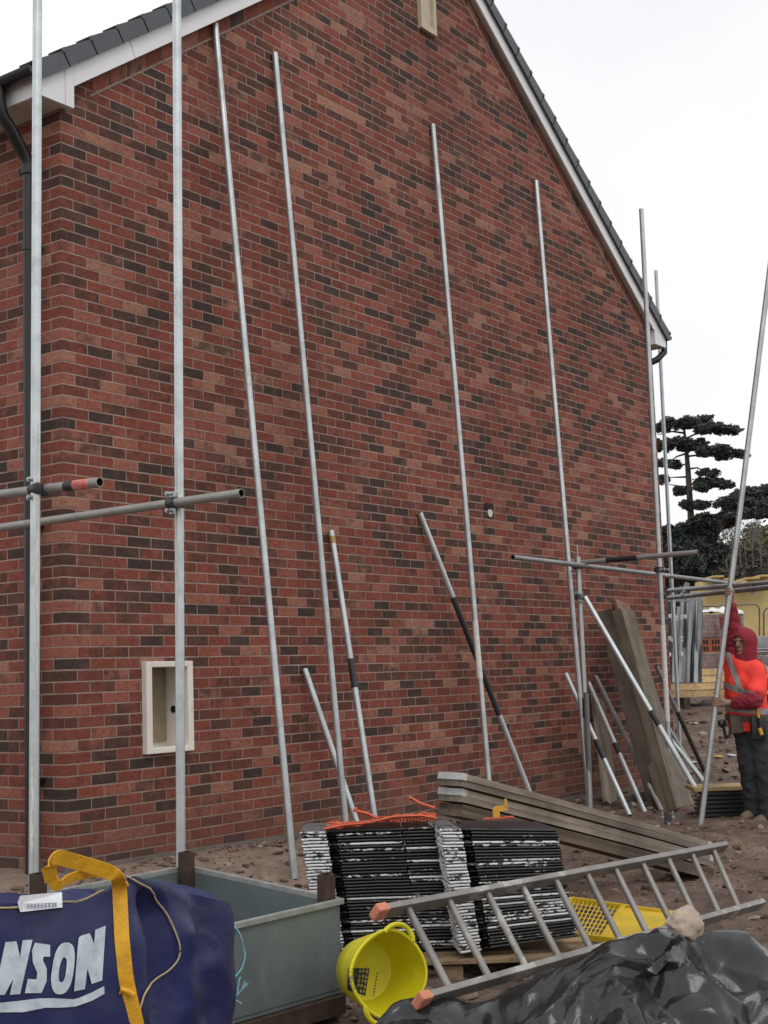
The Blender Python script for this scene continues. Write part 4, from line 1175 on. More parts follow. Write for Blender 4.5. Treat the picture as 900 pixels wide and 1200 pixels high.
def onbag(polylist, name, mat, lift, step=5.0):
    bm = bmesh.new()
    for pg in polylist:
        vs = [bm.verts.new((x, y, 0)) for x, y in pg]
        try: bm.faces.new(vs)
        except ValueError: pass
    bm.normal_update(); bmesh.ops.triangulate(bm, faces=bm.faces[:], ngon_method='EAR_CLIP')
    xs_ = [v.co.x for v in bm.verts]; ys_ = [v.co.y for v in bm.verts]
    for axn, lo, hi in ((Vector((1, 0, 0)), min(xs_), max(xs_)), (Vector((0, 1, 0)), min(ys_), max(ys_))):
        k = lo+step
        while k < hi:
            bmesh.ops.bisect_plane(bm, geom=bm.verts[:]+bm.edges[:]+bm.faces[:], plane_co=axn*k, plane_no=axn); k += step
    bmesh.ops.remove_doubles(bm, verts=bm.verts[:], dist=.01)
    for v in bm.verts: v.co = bag_at(v.co.x, v.co.y, lift)
    m = MB(); m.bm.free(); m.bm = bm
    return m.build(name, mat, BAG, smooth=60)
onbag(polys+und, 'lettering', M['bag_print'], .006, 3.0)
def smooth_pts(pts, n=6):
    out = []
    for i in range(len(pts)-1):
        p0, p1, p2, p3 = pts[max(i-1, 0)], pts[i], pts[i+1], pts[min(i+2, len(pts)-1)]
        for k in range(n):
            t = k/n; out.append(tuple(.5*((2*b)+(c-a)*t+(2*a-5*b+4*c-d)*t*t+(3*b-a-3*c+d)*t**3) for a, b, c, d in zip(p0, p1, p2, p3)))
    out.append(pts[-1]); return out
# piping along the upper hem and round the corner flap
def bagline(pts, name, mat, rad, lift=.003):
    m = MB(); q = []; pts = smooth_pts(pts, 5)
    for (x0, y0), (x1, y1) in zip(pts, pts[1:]):
        n = max(1, int(math.hypot(x1-x0, y1-y0)/5))
        for k in range(n): q.append(bag_at(lerp(x0, x1, k/n), lerp(y0, y1, k/n), lift))
    m.path(q, rad, 6); return m.build(name, mat, BAG, smooth=60)
bagline([(-200, 1062), (-60, 1062), (0, 1064), (22, 1063), (72, 1058), (92, 1057), (110, 1050), (124, 1041)], 'piping', M['piping'], .0035)
bagline([(147, 1027), (160, 1035), (176, 1043), (182, 1055), (194, 1072), (204, 1093), (209, 1110), (207, 1124), (196, 1137), (180, 1148), (168, 1163), (162, 1185), (160, 1215)], 'piping', M['piping'], .0035, .008)
# folded paper label over the hem
m = MB(); A = []
for x, y in ((19, 1058), (22, 1051), (72, 1050), (72, 1064), (22, 1069)): A.append(bag_at(x, max(y, 1059), .012)+Vector((0, 0, (max(y, 1059)-y)*.0029)))
m.prism(A, (CAM-A[0]).normalized()*.003); lbl = m.build('paper_label', M['paper'], BAG)
m = MB()
for k in range(9):
    x = 29+k*4; q0 = bag_at(x, 1062.5, .0185); q1 = bag_at(x+2.6, 1060.5-.2*k*.3, .0185); m.box((q0+q1)/2, (.007, .0012, .012), (LAT, DEP, Vector((0, 0, 1))))
m.build('label_print', M['label_ink'], lbl)
# yellow lifting strap: loop above the bag, then down the corner seam
def ribbon(pts, wv, w, th=.004):
    m = MB(); rows = []
    for i, p in enumerate(pts):
        t = (pts[min(i+1, len(pts)-1)]-pts[max(i-1, 0)]).normalized(); wd = wv[i]; wd = (wd-t*wd.dot(t)).normalized(); n = t.cross(wd)
        rows.append([m.bm.verts.new(p+wd*(a*w/2)+n*(b_*th/2)) for a, b_ in ((-1, -1), (1, -1), (1, 1), (-1, 1))])
    for A, B in zip(rows, rows[1:]): m.bridge(A, B)
    m.face(rows[0]); m.face(list(reversed(rows[-1]))); return m
def bag_d(px, py): return (bag_at(px, py, .012)-CAM).dot(FW)
low_ = [(140, 1040), (141, 1060), (142, 1080), (143, 1100), (145, 1120), (147, 1140), (150, 1158), (155, 1180), (160, 1200), (164, 1220)]
dmin = min(bag_d(x, y) for x, y in low_)
lp = smooth_pts([(60, 1030, 4.12), (58, 1014, 4.10), (66, 1005, 4.13), (82, 1008, 4.2), (110, 1016, 4.26), (128, 1022, 4.30), (138, 1030, 4.31)]+[(x, y, bag_d(x, y)-.004) for x, y in low_])
n = len(lp); wv = []
for i, q in enumerate(lp):
    if i < 33: wv.append((LAT*.25+DEP*-.25+Vector((0, 0, 1))*.9))
    else: wv.append((LAT*.96+DEP*.12))
for _ in range(6): wv = [(wv[max(0, i-1)]+wv[i]+wv[min(n-1, i+1)]).normalized() for i in range(n)]
m = ribbon([P(*q) for q in lp], wv, .046); m.build('lifting_strap', M['strap'], BAG, smooth=40)
lp = smooth_pts([(60, 1028, 4.125), (68, 1038, 4.14), (80, 1030, 4.2), (100, 1024, 4.27), (120, 1022, 4.33), (136, 1029, 4.37)])
m = ribbon([P(*q) for q in lp], [(LAT*.2-DEP*.35+Vector((0, 0, 1))*.8)]*len(lp), .034); m.build('lifting_strap', M['strap'], BAG, smooth=40)
m = MB(); q0 = P(137, 1026, 4.36)
m.path([q0, P(146, 1031, 4.33), P(150, 1038, 4.34)], .004, 6); m.build('strap_end', M['strap'], BAG, smooth=60)
m = MB(); dk_ = bag_d(150, 1160)-.01; m.path([P(136, 1172, dk_), P(140, 1165, dk_), P(143, 1159, dk_-.004), P(151, 1162, dk_-.008), P(157, 1166, dk_)], [.003, .003, .009, .010, .007], 6)
m.build('strap_knot', M['strap'], BAG, smooth=60)
# blue twine hanging over the box rim
M['twine'] = simple('pale blue twine', (.22, .50, .62), .7, var=.15, scale=40)
m = MB(); tw = smooth_pts([(262, 1083, 5.15), (272, 1084, 5.16), (281, 1095, 5.18), (286, 1112, 5.2), (287, 1122, 5.2), (282, 1137, 5.2), (268, 1152, 5.18), (258, 1162, 5.12)])
m.path([P(*q) for q in tw], .0032, 6)
for br in ([(258, 1174, 5.12), (270, 1175, 5.16), (276, 1168, 5.18), (283, 1160, 5.19), (291, 1152, 5.2)], [(275, 1171, 5.18), (283, 1176, 5.18)], [(278, 1166, 5.18), (280, 1150, 5.19), (282, 1145, 5.2)], [(284, 1158, 5.19), (288, 1150, 5.2)]):
    m.path([P(*q) for q in smooth_pts(br, 3)], .0022, 5)
tag(m.build('blue_twine', M['twine'], smooth=60), 'loop of frayed pale blue twine hanging beside the blue bag', 'twine')

# ------------------------------------------------------------------ things beyond the house corner
# low pile of black tiles with a pale board on top
M['crate_black'] = simple('black plastic', (.012, .012, .013), .4, var=.4, scale=10)
q = P(847, 953, 12.6); gz = ground_z(q.x, q.y)
w_ = .43
for k in range(6):
    m = MB(); z = gz+.02+k*.038
    m.box((q.x, q.y, z), (w_+.012*(k % 2), .36, .027), (LAT, DEP, Vector((0, 0, 1))), bev=.006)
    m.box((q.x-DEP.x*.17, q.y-DEP.y*.17, z+.015), (w_-.01, .02, .005), (LAT, DEP, Vector((0, 0, 1))))
    o = m.build('interlocking_tile', M['tile_plain']); tag(o, 'black tile in the low pile under a pale board, beside the worker', 'tile', 'black tiles in the low pile by the worker')
m = MB(); m.box((q.x-LAT.x*.03, q.y-LAT.y*.03, gz+.02+6*.038+.008), (.52, .38, .035), (LAT, DEP, Vector((0, 0, 1))), bev=.004)
tag(m.build('board_lid', M['pine']), 'pale wooden board lying on the low pile of black tiles', 'board')

# packs of new timber
g0 = P(792, 820, 21.5); gz = ground_z(g0.x, g0.y); zb = P(792, 819, 21.5).z
tax_ = (LAT*.97+DEP*.22).normalized(); tay = Vector((-tax_.y, tax_.x, 0))
org = P(775, 819, 21.0)
for j in range(3):
    for i in range(2):
        for L_ in range(4):
            h = .108; off = 3.3*i
            c = org+tax_*(1.6+off+.02*((L_*7+j*3) % 5))+tay*(j*.21+.1); 
            m = MB(); m.box((c.x, c.y, org.z+h*(L_+.5)), (3.2, .195, h-.012), (tax_, tay, Vector((0, 0, 1))), bev=.006)
            if j and L_ < 3: m.bm.free(); continue
            o = m.build('sawn_timber', M['pine'], smooth=None)
            tag(o, 'new pale timber length in the pack lying beyond the worker', 'timber', 'new timber lengths in the pack')
m = MB()
for k in range(4):
    c = org+tax_*(.4+k*1.7)+tay*.3; z0 = ground_z(c.x, c.y)-.05
    m.box((c.x, c.y, (z0+org.z)/2), (.1, .7, max(.03, org.z-z0)), (tax_, tay, Vector((0, 0, 1))))
tag(m.build('timber_bearers', M['board_dark']), 'dark bearers holding the pack of new timber off the soil', 'bearers')

# packs of bricks in clear film
def pack_mat():
    t = NT('packed red brick'); uv = t.coord()
    br = t.n('ShaderNodeTexBrick'); s = t.n('ShaderNodeSeparateXYZ'); t.l(uv, s.inputs[0]); c = t.n('ShaderNodeCombineXYZ')
    t.l(s.outputs[0], c.inputs[0]); t.l(s.outputs[2], c.inputs[1]); t.l(c.outputs[0], br.inputs['Vector'])
    br.offset = 0; br.inputs['Scale'].default_value = 1; br.inputs['Brick Width'].default_value = .105; br.inputs['Row Height'].default_value = .068; br.inputs['Mortar Size'].default_value = .006
    br.inputs['Color1'].default_value = (.22, .075, .05, 1); br.inputs['Color2'].default_value = (.12, .05, .04, 1); br.inputs['Mortar'].default_value = (.02, .014, .012, 1)
    t.base(t.mix(1., br.outputs['Color'], t.ramp(t.noise(uv, 14, 5, .7), [(.3, .6), (.7, 1.3)]), 'MULTIPLY')); t.pset(Roughness=.85); return t.m
M['pack'] = pack_mat()
M['pack_orange'] = simple('orange perforated brick', (.30, .085, .045), .85, var=.2, scale=9)
def film_mat():
    t = NT('clear film'); t.base((.55, .52, .52)); co = t.coord()
    n = t.noise(co, 4, 4, .6, dist=1.)
    t.pset(Roughness=.18, Alpha=t.ramp(n, [(.36, .12), (.66, .42)])); t.bump(n, .6, .02); return t.m
M['film'] = film_mat()
M['pack_label'] = simple('dark red label', (.16, .012, .022), .4, var=.1, scale=5)
M['label_white'] = simple('white print', (.6, .55, .54), .5)
M['hole_dark'] = M['hole']
def brick_pack(c, wx, wy, h, label, film=True, panel=True, orange=False):
    ax = (tax_, tay, Vector((0, 0, 1)))
    e = empty('brick_pack', c, label, 'brick pack', 'packs of bricks beyond the timber')
    m = MB(); m.box(Vector(c)+Vector((0, 0, h/2)), (wx, wy, h), ax)
    o = m.build('bricks', M['pack_orange' if orange else 'pack'], e, loc=c)
    if orange:
        m = MB()
        for r_ in range(2):
            for k in range(int(wx/.055)):
                if k % 4 == 3: continue
                p = Vector(c)+tax_*(-wx/2+.04+k*.055)-tay*(wy/2+.001)+Vector((0, 0, .06+r_*h/2)); m.box(p, (.035, .006, .075), ax)
        m.build('perforations', M['hole'], e)
    if film:
        m = MB(); m.box(Vector(c)+Vector((0, 0, h/2)), (wx+.02, wy+.02, h+.02), ax, bev=.02); m.build('film_wrap', M['film'], e)
    if panel:
        for zz in (h*.62,):
            p = Vector(c)-tay*(wy/2+.014)+tax_*(wx*.20)+Vector((0, 0, zz)); m = MB(); m.box(p, (wx*.46, .004, h*.55), ax); pl_ = m.build('label_panel', M['pack_label'], e)
            m = MB(); m.box(p-tay*.004+Vector((0, 0, h*.14)), (wx*.22, .003, .016), ax); m.box(p-tay*.004-Vector((0, 0, h*.05)), (wx*.16, .003, .016), ax); m.build('label_print', M['label_white'], pl_)
DP = 24.5
def bp(px, py): return P(px, py, DP)
s_px = DP/F
b0 = bp(838, 786); brick_pack(b0, .86, .7, .31, 'film wrapped brick pack at the bottom, right behind the timber and the leaning pole')
b1 = b0+Vector((0, 0, .33)); brick_pack(b1, .90, .74, .23, 'unwrapped band of orange perforated bricks between two wrapped packs', film=False, panel=False, orange=True)
b2 = b1+Vector((0, 0, .25)); brick_pack(b2, .86, .7, .40, 'film wrapped brick pack on top, under the white plastic sheet')
M['grey_wrap'] = simple('grey stretch wrap', (.25, .255, .26), .25, var=.35, scale=4, bump=.6, bscale=7)
b3 = bp(893, 787); brick_pack(b3, 1.0, .8, .28, 'dark red brick pack behind the shoulder of the worker', film=True, panel=False)
e = empty('wrapped_pack', b3+Vector((0, 0, .30)), 'grey plastic wrapped pack behind the head of the worker', 'wrapped pack')
m = MB(); m.box(b3+Vector((0, 0, .30+.16)), (1.0, .8, .32), (tax_, tay, Vector((0, 0, 1))), bev=.03); m.build('wrapping', M['grey_wrap'], e, smooth=40)
m = MB(); m.box(b3+Vector((0, 0, .30+.10))-tay*.41, (1.0, .012, .012), (tax_, tay, Vector((0, 0, 1)))); m.box(b3+Vector((0, 0, .30+.05))-tay*.41, (1.0, .012, .012), (tax_, tay, Vector((0, 0, 1)))); m.build('banding', M['label_white'], e)
M['white_sheet'] = simple('white polythene', (.72, .70, .72), .4, var=.06, scale=4, bump=.5, bscale=9)
m = MB(); c = b2+Vector((0, 0, .42)); NX = 30; gr = []
for j in range(13):
    row = []
    for i in range(NX+1):
        u = lerp(-.56, .44, i/NX); v = lerp(-.4, .3, j/12)
        edge = min(1, (u+.56)*2.6)
        drop = -max(0, -v-.30)*1.1*sm(-.2, .1, u)
        h = .02+.11*edge*sm(-.5, .2, u)*sm(.75, .3, u)*(.6+.5*noise.noise(Vector((u*4, v*4, 2))))+.05*noise.noise(Vector((u*9, v*9, 6)))*edge
        row.append(m.bm.verts.new(c+tax_*u+tay*(v*.95)+Vector((0, 0, max(h, .004)+drop))))
    gr.append(row)
for A, B in zip(gr, gr[1:]):
    for i in range(NX): m.face([A[i], A[i+1], B[i+1], B[i]])
o = m.build('plastic_sheet', M['white_sheet'], smooth=50); tag(o, 'crumpled white plastic sheet on top of the brick packs', 'plastic sheet'); o.modifiers.new('thick', 'SOLIDIFY').thickness = .008

# galvanised props and frames stood together by the house corner
DG = 19.5
e = empty('frame_stack', P(806, 802, DG), 'stack of galvanised steel frames standing beyond the house corner', 'frame stack')
rg = random.Random(8)
M['frame_steel'] = galv_mat('dull frame steel', (.36, .385, .40), 0, .6, .15); M['frame_dark'] = galv_mat('dark frame steel', (.085, .09, .095), 0, .55, .25)
legs_ = [(784.5, 784, 702, .022, 'frame_dark'), (787, 786, 703, .02, 'frame_dark'), (790, 789, 702, .02, 'frame_steel'), (797.5, 786, 712, .045, 'frame_steel'), (799, 790, 730, .022, 'frame_steel'), (799.5, 796, 703, .022, 'frame_steel'), (803, 801, 702, .022, 'frame_dark'), (806, 799, 706, .025, 'frame_steel'), (809, 806, 701, .022, 'frame_steel'), (812, 803, 704, .03, 'frame_steel'), (814, 812, 699, .02, 'frame_dark'), (817, 815, 700, .03, 'frame_steel'), (820, 818, 699, .03, 'frame_steel'), (822, 821, 700, .015, 'frame_dark')]
for k, (xt, xb, yt, r_, mt) in enumerate(legs_):
    A, B = P(xt, yt, DG+.15*((k*5) % 4)), P(xb, 800, DG-.12*(k % 3)); x = (A-B).normalized(); y = DEP; z = x.cross(y)
    m = MB(); m.box((A+B)/2, ((A-B).length, .05, r_*2.0), (x, y, z), bev=.006); m.build('frame_leg', M[mt], e)
for yy in (703, 742, 764):
    m = MB(); A, B = P(783, yy, DG-.15), P(823, yy-.5, DG-.15); m.box((A+B)/2, ((B-A).length, .04, .05), ((B-A).normalized(), DEP, UP)); m.build('cross_bar', M['frame_steel'], e) if yy == 703 else m.bm.free()
for k in range(14):
    x_p = rg.choice([785, 788, 793, 799, 803, 808]); yy = rg.choice([723, 748, 768])+rg.uniform(-2, 2)
    m = MB(); A = P(x_p, yy, DG-.2); m.box(A, (.035, .03, .055), (LAT, DEP, UP), bev=.005); m.build('bracket', M['upvc'], e)
dk = MB(); A = P(799, 748, DG+.75); dk.box((A.x, A.y, A.z-.1), (.36, .2, 1.1), (LAT, DEP, Vector((0, 0, 1)))); tag(dk.build('dark_crate', M['hole']), 'dark crate behind the galvanised frames', 'crate')  # added dark box: stands in for the shade between the frames
A, B = P(806, 683, DG-.6), P(799, 700, DG-.6); m = MB(); m.box((A+B)/2, ((A-B).length, .05, .06), ((A-B).normalized(), DEP, (A-B).normalized().cross(DEP))); m.build('short_post', M['frame_steel'], e)

# pale yellow hoarding with a ragged top, and the steel barriers in front of it
M['hoard'] = simple('pale yellow board', (.56, .43, .19), .75, var=.1, scale=3)
DY = 30.0
e = empty('hoarding', P(860, 790, DY), 'pale yellow hoarding of stacked boards with an uneven top edge', 'hoarding')
zb = P(860, 812, DY).z
a0 = P(818, 700, DY); pts = []
X_ = [(818, 686), (824, 686), (824, 680), (832, 680), (832, 677), (842, 677), (842, 681), (852, 681), (852, 684), (868, 684), (868, 680), (884, 680), (884, 677), (905, 677), (905, 679), (960, 679)]
tops = [P(x, y, DY) for x, y in X_]
m = MB(); out = tops+[Vector((tops[-1].x, tops[-1].y, zb)), Vector((tops[0].x, tops[0].y, zb))]
m.prism(out, DEP*.8); m.build('board_face', M['hoard'], e)
for x, y, w2 in ((836, 677, .25), (848, 680, .2), (861, 683, .3), (876, 679, .3), (893, 676, .3)):
    m = MB(); A = P(x, y, DY-.05); m.box(A, (w2, .9, .04), (LAT, DEP, UP)); m.build('loose_board', M['hoard'], e)
M['barrier'] = simple('grey barrier tube', (.16, .15, .13), .5, .4)
DBR = 28.5
def barrier(x0, x1, lab):
    def q(px, py): return P(px, py, DBR)
    e = empty('crowd_barrier', q((x0+x1)/2, 800), lab, 'barrier', 'steel barriers before the yellow hoarding')
    m = MB(); r_ = 7
    pts = [q(x0, 806)]+[q(x0, 712+r_)]+[q(x0+r_-r_*math.cos(a), 712+r_-0-r_*math.sin(a)) for a in (.4, .8, 1.2)]+[q(x0+r_, 712-.0)]+[q(x1-r_, 708)]+[q(x1-r_+r_*math.sin(a), 708+r_-r_*math.cos(a)) for a in (.4, .8, 1.2)]+[q(x1, 708+r_), q(x1, 806)]
    m.path(pts, .017, 8); m.build('tube_frame', M['barrier'], e, smooth=60)
    m = MB(); m.path([q(x0, 770), q(x1, 768)], .015, 6); m.build('lower_rail', M['barrier'], e)
    for k in range(1, 4):
        m = MB(); x = lerp(x0, x1, k/4); m.path([q(x, 768), q(x, 806)], .008, 6); m.build('upright', M['barrier'], e)
barrier(786, 890, 'grey steel barrier with rounded corners before the yellow hoarding, behind the worker')
barrier(895, 985, 'grey steel barrier at the right edge, partly out of view')

# scraps on the soil
M['scrap_white'] = simple('white scrap', (.55, .53, .5), .6, var=.1); M['scrap_yellow'] = simple('yellow scrap', (.62, .42, .05), .6)
for px, py, s, mt, lab in ((812, 825, .12, 'scrap_white', 'white scrap on the soil at the foot of the new timber'), (822, 823, .09, 'scrap_white', 'smaller white scrap on the soil below the brick packs'), (842, 889, .05, 'scrap_yellow', 'yellow scrap on the soil left of the legs of the worker'), (857, 887, .06, 'scrap_white', 'pale scrap on the soil by the knee of the worker'), (812, 896, .05, 'scrap_white', 'pale scrap on the soil behind the leaning pole'), (813, 848, .05, 'scrap_white', 'tiny pale scrap higher on the soil bank')):
    q = onground(px, py); q.z = ground_z(q.x, q.y)+.015; m = MB(); m.blob(q, s, 2, (1, 1, .25), .5, 2.2, int(px)); tag(m.build('scrap', M[mt], smooth=40), lab, 'scrap', 'scraps on the soil')
q = onground(783, 966); q.z = ground_z(q.x, q.y)+.03
coupler(q, LAT, DEP, 'loose coupler lying on the soil left of the leaning pole', 'loose fittings on the soil')

# ------------------------------------------------------------------ worker
def capsules(chains, vox, smooth_it=6, ell=()):
    """one continuous surface grown over tapering limbs: union of round cones, remeshed"""
    m = MB()
    for ch in chains:
        for (a, ra), (b_, rb) in zip(ch, ch[1:]):
            a, b_ = Vector(a), Vector(b_); k = max(2, int((b_-a).length/max(.004, min(ra, rb)*.5)))
            m.path([a.lerp(b_, i/k) for i in range(k+1)], [lerp(ra, rb, i/k) for i in range(k+1)], 14)
        for a, ra in ch:
            q = bmesh.ops.create_icosphere(m.bm, subdivisions=3, radius=ra)
            for v in q['verts']: v.co += Vector(a)
    for c, r, axs in ell:
        q = bmesh.ops.create_icosphere(m.bm, subdivisions=3, radius=1)
        for v in q['verts']: v.co = Vector(c)+axs[0]*(v.co.x*r[0])+axs[1]*(v.co.y*r[1])+axs[2]*(v.co.z*r[2])
    bmesh.ops.recalc_face_normals(m.bm, faces=m.bm.faces[:])
    me = D.meshes.new('tmp'); m.bm.to_mesh(me); m.bm.free(); o = D.objects.new('tmp', me); COL.objects.link(o)
    r = o.modifiers.new('r', 'REMESH'); r.mode = 'VOXEL'; r.voxel_size = vox
    s = o.modifiers.new('s', 'SMOOTH'); s.factor = .5; s.iterations = smooth_it
    dg = bpy.context.evaluated_depsgraph_get(); dg.update(); ev = o.evaluated_get(dg); bm = bmesh.new(); bm.from_mesh(ev.to_mesh()); ev.to_mesh_clear()
    D.objects.remove(o); D.meshes.remove(me); return bm
def wrinkle(bm, amp, freq, axis=(1, 1, 1), seed=0):
    bm.normal_update()
    for v in bm.verts:
        q = Vector((v.co.x*freq*axis[0], v.co.y*freq*axis[1], v.co.z*freq*axis[2]+seed))
        v.co += v.normal*amp*(1-2.2*abs(noise.noise(q))+.6*noise.noise(q*2.3))
    return bm
def from_bm(bm, name, mats, parent, smooth=180):
    m = MB(); m.bm.free(); m.bm = bm; return m.build(name, mats, parent, smooth=smooth)
PD = 12.0
V3 = Vector
def J(x, y, d=0.): return P(x, y, PD+d)
ftg = onground(889, 962); PD = (ftg-CAM).dot(FW)
K = PD/12.0
# the pole in his hands
pa_, pb_ = onground(821, 968), None
dA = (pa_-CAM).dot(FW)
pb_ = P(910, 252, dA+.35)
pol_t = lambda py: 1-line_t(pb_, pa_, py)
POLE = tube(pa_, pb_, 'long bright tube held upright at a slant by the worker', 'galv_bright')
pax = (pb_-pa_).normalized()
h1 = pa_.lerp(pb_, pol_t(694)); h2 = pa_.lerp(pb_, pol_t(822))
per = empty('person', Vector((ftg.x, ftg.y, ground_z(ftg.x, ftg.y))), 'worker in orange-red vest and maroon hood gripping a long tube', 'person')
M['skin'] = simple('skin', (.27, .155, .115), .6, var=.12, scale=12)
M['maroon'] = simple('maroon sweatshirt', (.235, .015, .030), .85, var=.2, scale=9, bump=.35, bscale=22)
M['hivis'] = simple('orange red vest', (.85, .045, .030), .7, var=.10, scale=7, bump=.3, bscale=16)
M['reflect'] = simple('grey reflective band', (.30, .27, .27), .45, .15, .1, 20)
M['jeans'] = simple('dark jeans', (.030, .034, .040), .85, var=.35, scale=6, bump=.35, bscale=18)
M['boot'] = simple('tan boot', (.16, .115, .08), .8, var=.25, scale=14, bump=.3)
M['leather'] = simple('tool belt leather', (.085, .06, .045), .7, var=.3, scale=14)
M['dark_tool'] = simple('black tool', (.015, .015, .017), .4)
fdir = (-LAT*.66-DEP*.72-V3((0, 0, 1))*.10).normalized(); fr_ = V3((0, 0, 1)).cross(fdir).normalized(); fu_ = fdir.cross(fr_).normalized()
hc = J(870.5, 752.5, -.02)
shR, elR, wrR = J(862, 781, .04), J(858.5, 742, .02), J(855.5, 712, .0)
shL, elL, wrL = J(890, 789, -.10), J(883, 821, -.26), J(860, 823.5, -.16)
def grip(pt, wrist, flip):
    """palm, four unequal fingers wrapped round the tube and an opposed thumb"""
    u = (wrist-pt); u = (u-pax*u.dot(pax)).normalized(); s = pax.cross(u)*flip
    pc = pt+u*.050
    ch = [[(wrist, .029), (pt+u*.085, .030), (pc+pax*.012, .026)], [(pt+u*.085, .028), (pc-pax*.018, .024)], [(pc+pax*.03, .014), (pc-pax*.032, .014)]]
    for k, (o_, ln_) in enumerate(((-.033, .78), (-.012, .95), (.011, 1.), (.033, .9))):
        pts = []
        for j in range(7):
            a = lerp(.25, 3.7*ln_, j/6); rr_ = .0345
            pts.append((pt+pax*(o_*.95)+(u*math.cos(a)+s*math.sin(a))*rr_, lerp(.0098, .0082, j/6)))
        ch.append([(pc+pax*o_*.9, .0105)]+pts)
    th = []
    for j in range(5):
        a = lerp(-.2, -2.1, j/4); th.append((pt+pax*(.050+.006*j)*(1)+(u*math.cos(a)+s*math.sin(a))*.035, lerp(.0125, .0095, j/4)))
    ch.append([(pt+u*.075+pax*.02, .016)]+th)
    return ch
hipR, hipL = J(872, 846, .02), J(886, 847, -.06)
knR, knL = J(877, 895, -.03), J(895, 898, -.10)
anR, anL = J(884, 948, .02), J(899, 953, -.08)
ch = grip(h1, wrR, 1)+grip(h2, wrL, -1)
ch += [[(shR, .06), (elR, .045), (wrR, .032)], [(shL, .06), (elL, .045), (wrL, .032)], [(J(872, 785, 0), .11), (J(873, 805, 0), .125), (J(875, 830), .115), (J(878, 843), .12)],
       [(J(871, 768), .055), (J(872, 782), .06)], [(hipR, .08), (knR, .055), (anR, .04)], [(hipL, .08), (knL, .055), (anL, .04)], [(anR, .04), (J(876, 956, -.04), .03)], [(anL, .04), (J(890, 962, -.14), .03)]]
ell = [(hc, (.074, .088, .105), (fr_, fdir, fu_)), (hc-fu_*.055+fdir*.02, (.055, .062, .06), (fr_, fdir, fu_)), (hc+fdir*.098-fu_*.012, (.014, .020, .026), (fr_, fdir, fu_)), (hc+fdir*.078+fu_*.028, (.05, .016, .012), (fr_, fdir, fu_)),
       (hc+fdir*.084-fu_*.058, (.026, .012, .010), (fr_, fdir, fu_)), (hc+fdir*.072-fu_*.09, (.028, .02, .022), (fr_, fdir, fu_))]
for s in (-1, 1): ell.append((hc+fr_*s*.074-fu_*.005, (.012, .022, .03), (fr_, fdir, fu_)))
from_bm(capsules(ch, .0052, 2, ell), 'body', M['skin'], per)
for s in (-1, 1):
    m = MB(); c = hc+fdir*.083+fr_*s*.030+fu_*.012; m.blob(c, .0105, 2, (1, 1, 1), 0); m.build('eye', M['dark_tool'], per, smooth=180)
m = MB(); m.path([hc+fdir*.0885-fu_*.056+fr_*k for k in (-.022, 0, .022)], [.003, .0042, .003], 6); m.build('mouth', M['pack_label'], per, smooth=180)
# short beard shadow and hair under the hood
sl = [[(shR, .088), (elR, .068), (J(856.5, 712, 0), .050)], [(J(888, 800, -.12), .082), (elL, .072), (J(862, 823.5, -.165), .050)]]
from_bm(wrinkle(capsules(sl, .010, 5), .011, 13, (1, 1, 1.6)), 'sweatshirt_sleeves', M['maroon'], per)
# hood: shell open towards the face
hood = capsules([[(hc+fu_*.012-fdir*.018, .122), (hc-fu_*.07-fdir*.012, .112), (J(872, 777, 0), .118), (J(873, 785, 0), .10)]], .009, 8)
dele = []
for f in hood.faces:
    c = f.calc_center_median()-(hc+fdir*.0-fu_*.012); x = c.dot(fr_)/.056; y = c.dot(fu_)/.080
    if c.dot(fdir) > .02 and x*x+y*y < 1: dele.append(f)
bmesh.ops.delete(hood, geom=dele, context='FACES')
ho = from_bm(hood, 'hood', M['maroon'], per); sd = ho.modifiers.new('t', 'SOLIDIFY'); sd.thickness = .012; sd.offset = -1
vest = capsules([[(J(871, 783, 0), .135), (J(872.5, 800, 0), .170), (J(874, 822, 0), .178), (J(876, 843, 0), .172), (J(877, 850, 0), .168)], [(J(861, 782, .03), .098), (J(866, 796, .0), .12)], [(J(859, 772, .04), .098), (J(862, 784, .03), .10)],
                 [(J(886, 787, -.09), .098), (J(887, 800, -.14), .092), (J(885, 811, -.2), .088)], [(J(872, 786), .12), (J(884, 788, -.08), .105)]], .013, 8)
wrinkle(vest, .009, 7, (1.3, 1.3, .8), 3); bmesh.ops.bisect_plane(vest, geom=vest.verts[:]+vest.edges[:]+vest.faces[:], plane_co=J(876, 856), plane_no=(0, 0, -1), clear_outer=True)
def band(src, co, no, half, lift, name, mat, extra=None):
    bm = src.copy(); no = V3(no).normalized(); co = V3(co)
    bmesh.ops.bisect_plane(bm, geom=bm.verts[:]+bm.edges[:]+bm.faces[:], plane_co=co+no*half, plane_no=no, clear_outer=True)
    bmesh.ops.bisect_plane(bm, geom=bm.verts[:]+bm.edges[:]+bm.faces[:], plane_co=co-no*half, plane_no=-no, clear_outer=True)
    for c2, n2 in (extra or ()):
        bmesh.ops.bisect_plane(bm, geom=bm.verts[:]+bm.edges[:]+bm.faces[:], plane_co=V3(c2), plane_no=V3(n2), clear_outer=True)
    bm.normal_update()
    for v in bm.verts: v.co += v.normal*lift
    return from_bm(bm, name, mat, per)
tors = LAT*1.0+DEP*.25
armcut = [(J(884, 800, -.1), (LAT*.8-DEP*.6+V3((0, 0, 1))*-.1))]
band(vest, J(873, 832), V3((0, 0, 1))+LAT*.12, .026, .006, 'reflective_band', M['reflect'])
band(vest, J(873, 814), V3((0, 0, 1))+LAT*.50, .024, .006, 'reflective_band', M['reflect'], [(J(878, 812, -.1), LAT)])
band(vest, J(883.5, 792), LAT*.9+DEP*.5, .024, .006, 'reflective_band', M['reflect'], [(J(880, 812), V3((0, 0, -1)))])
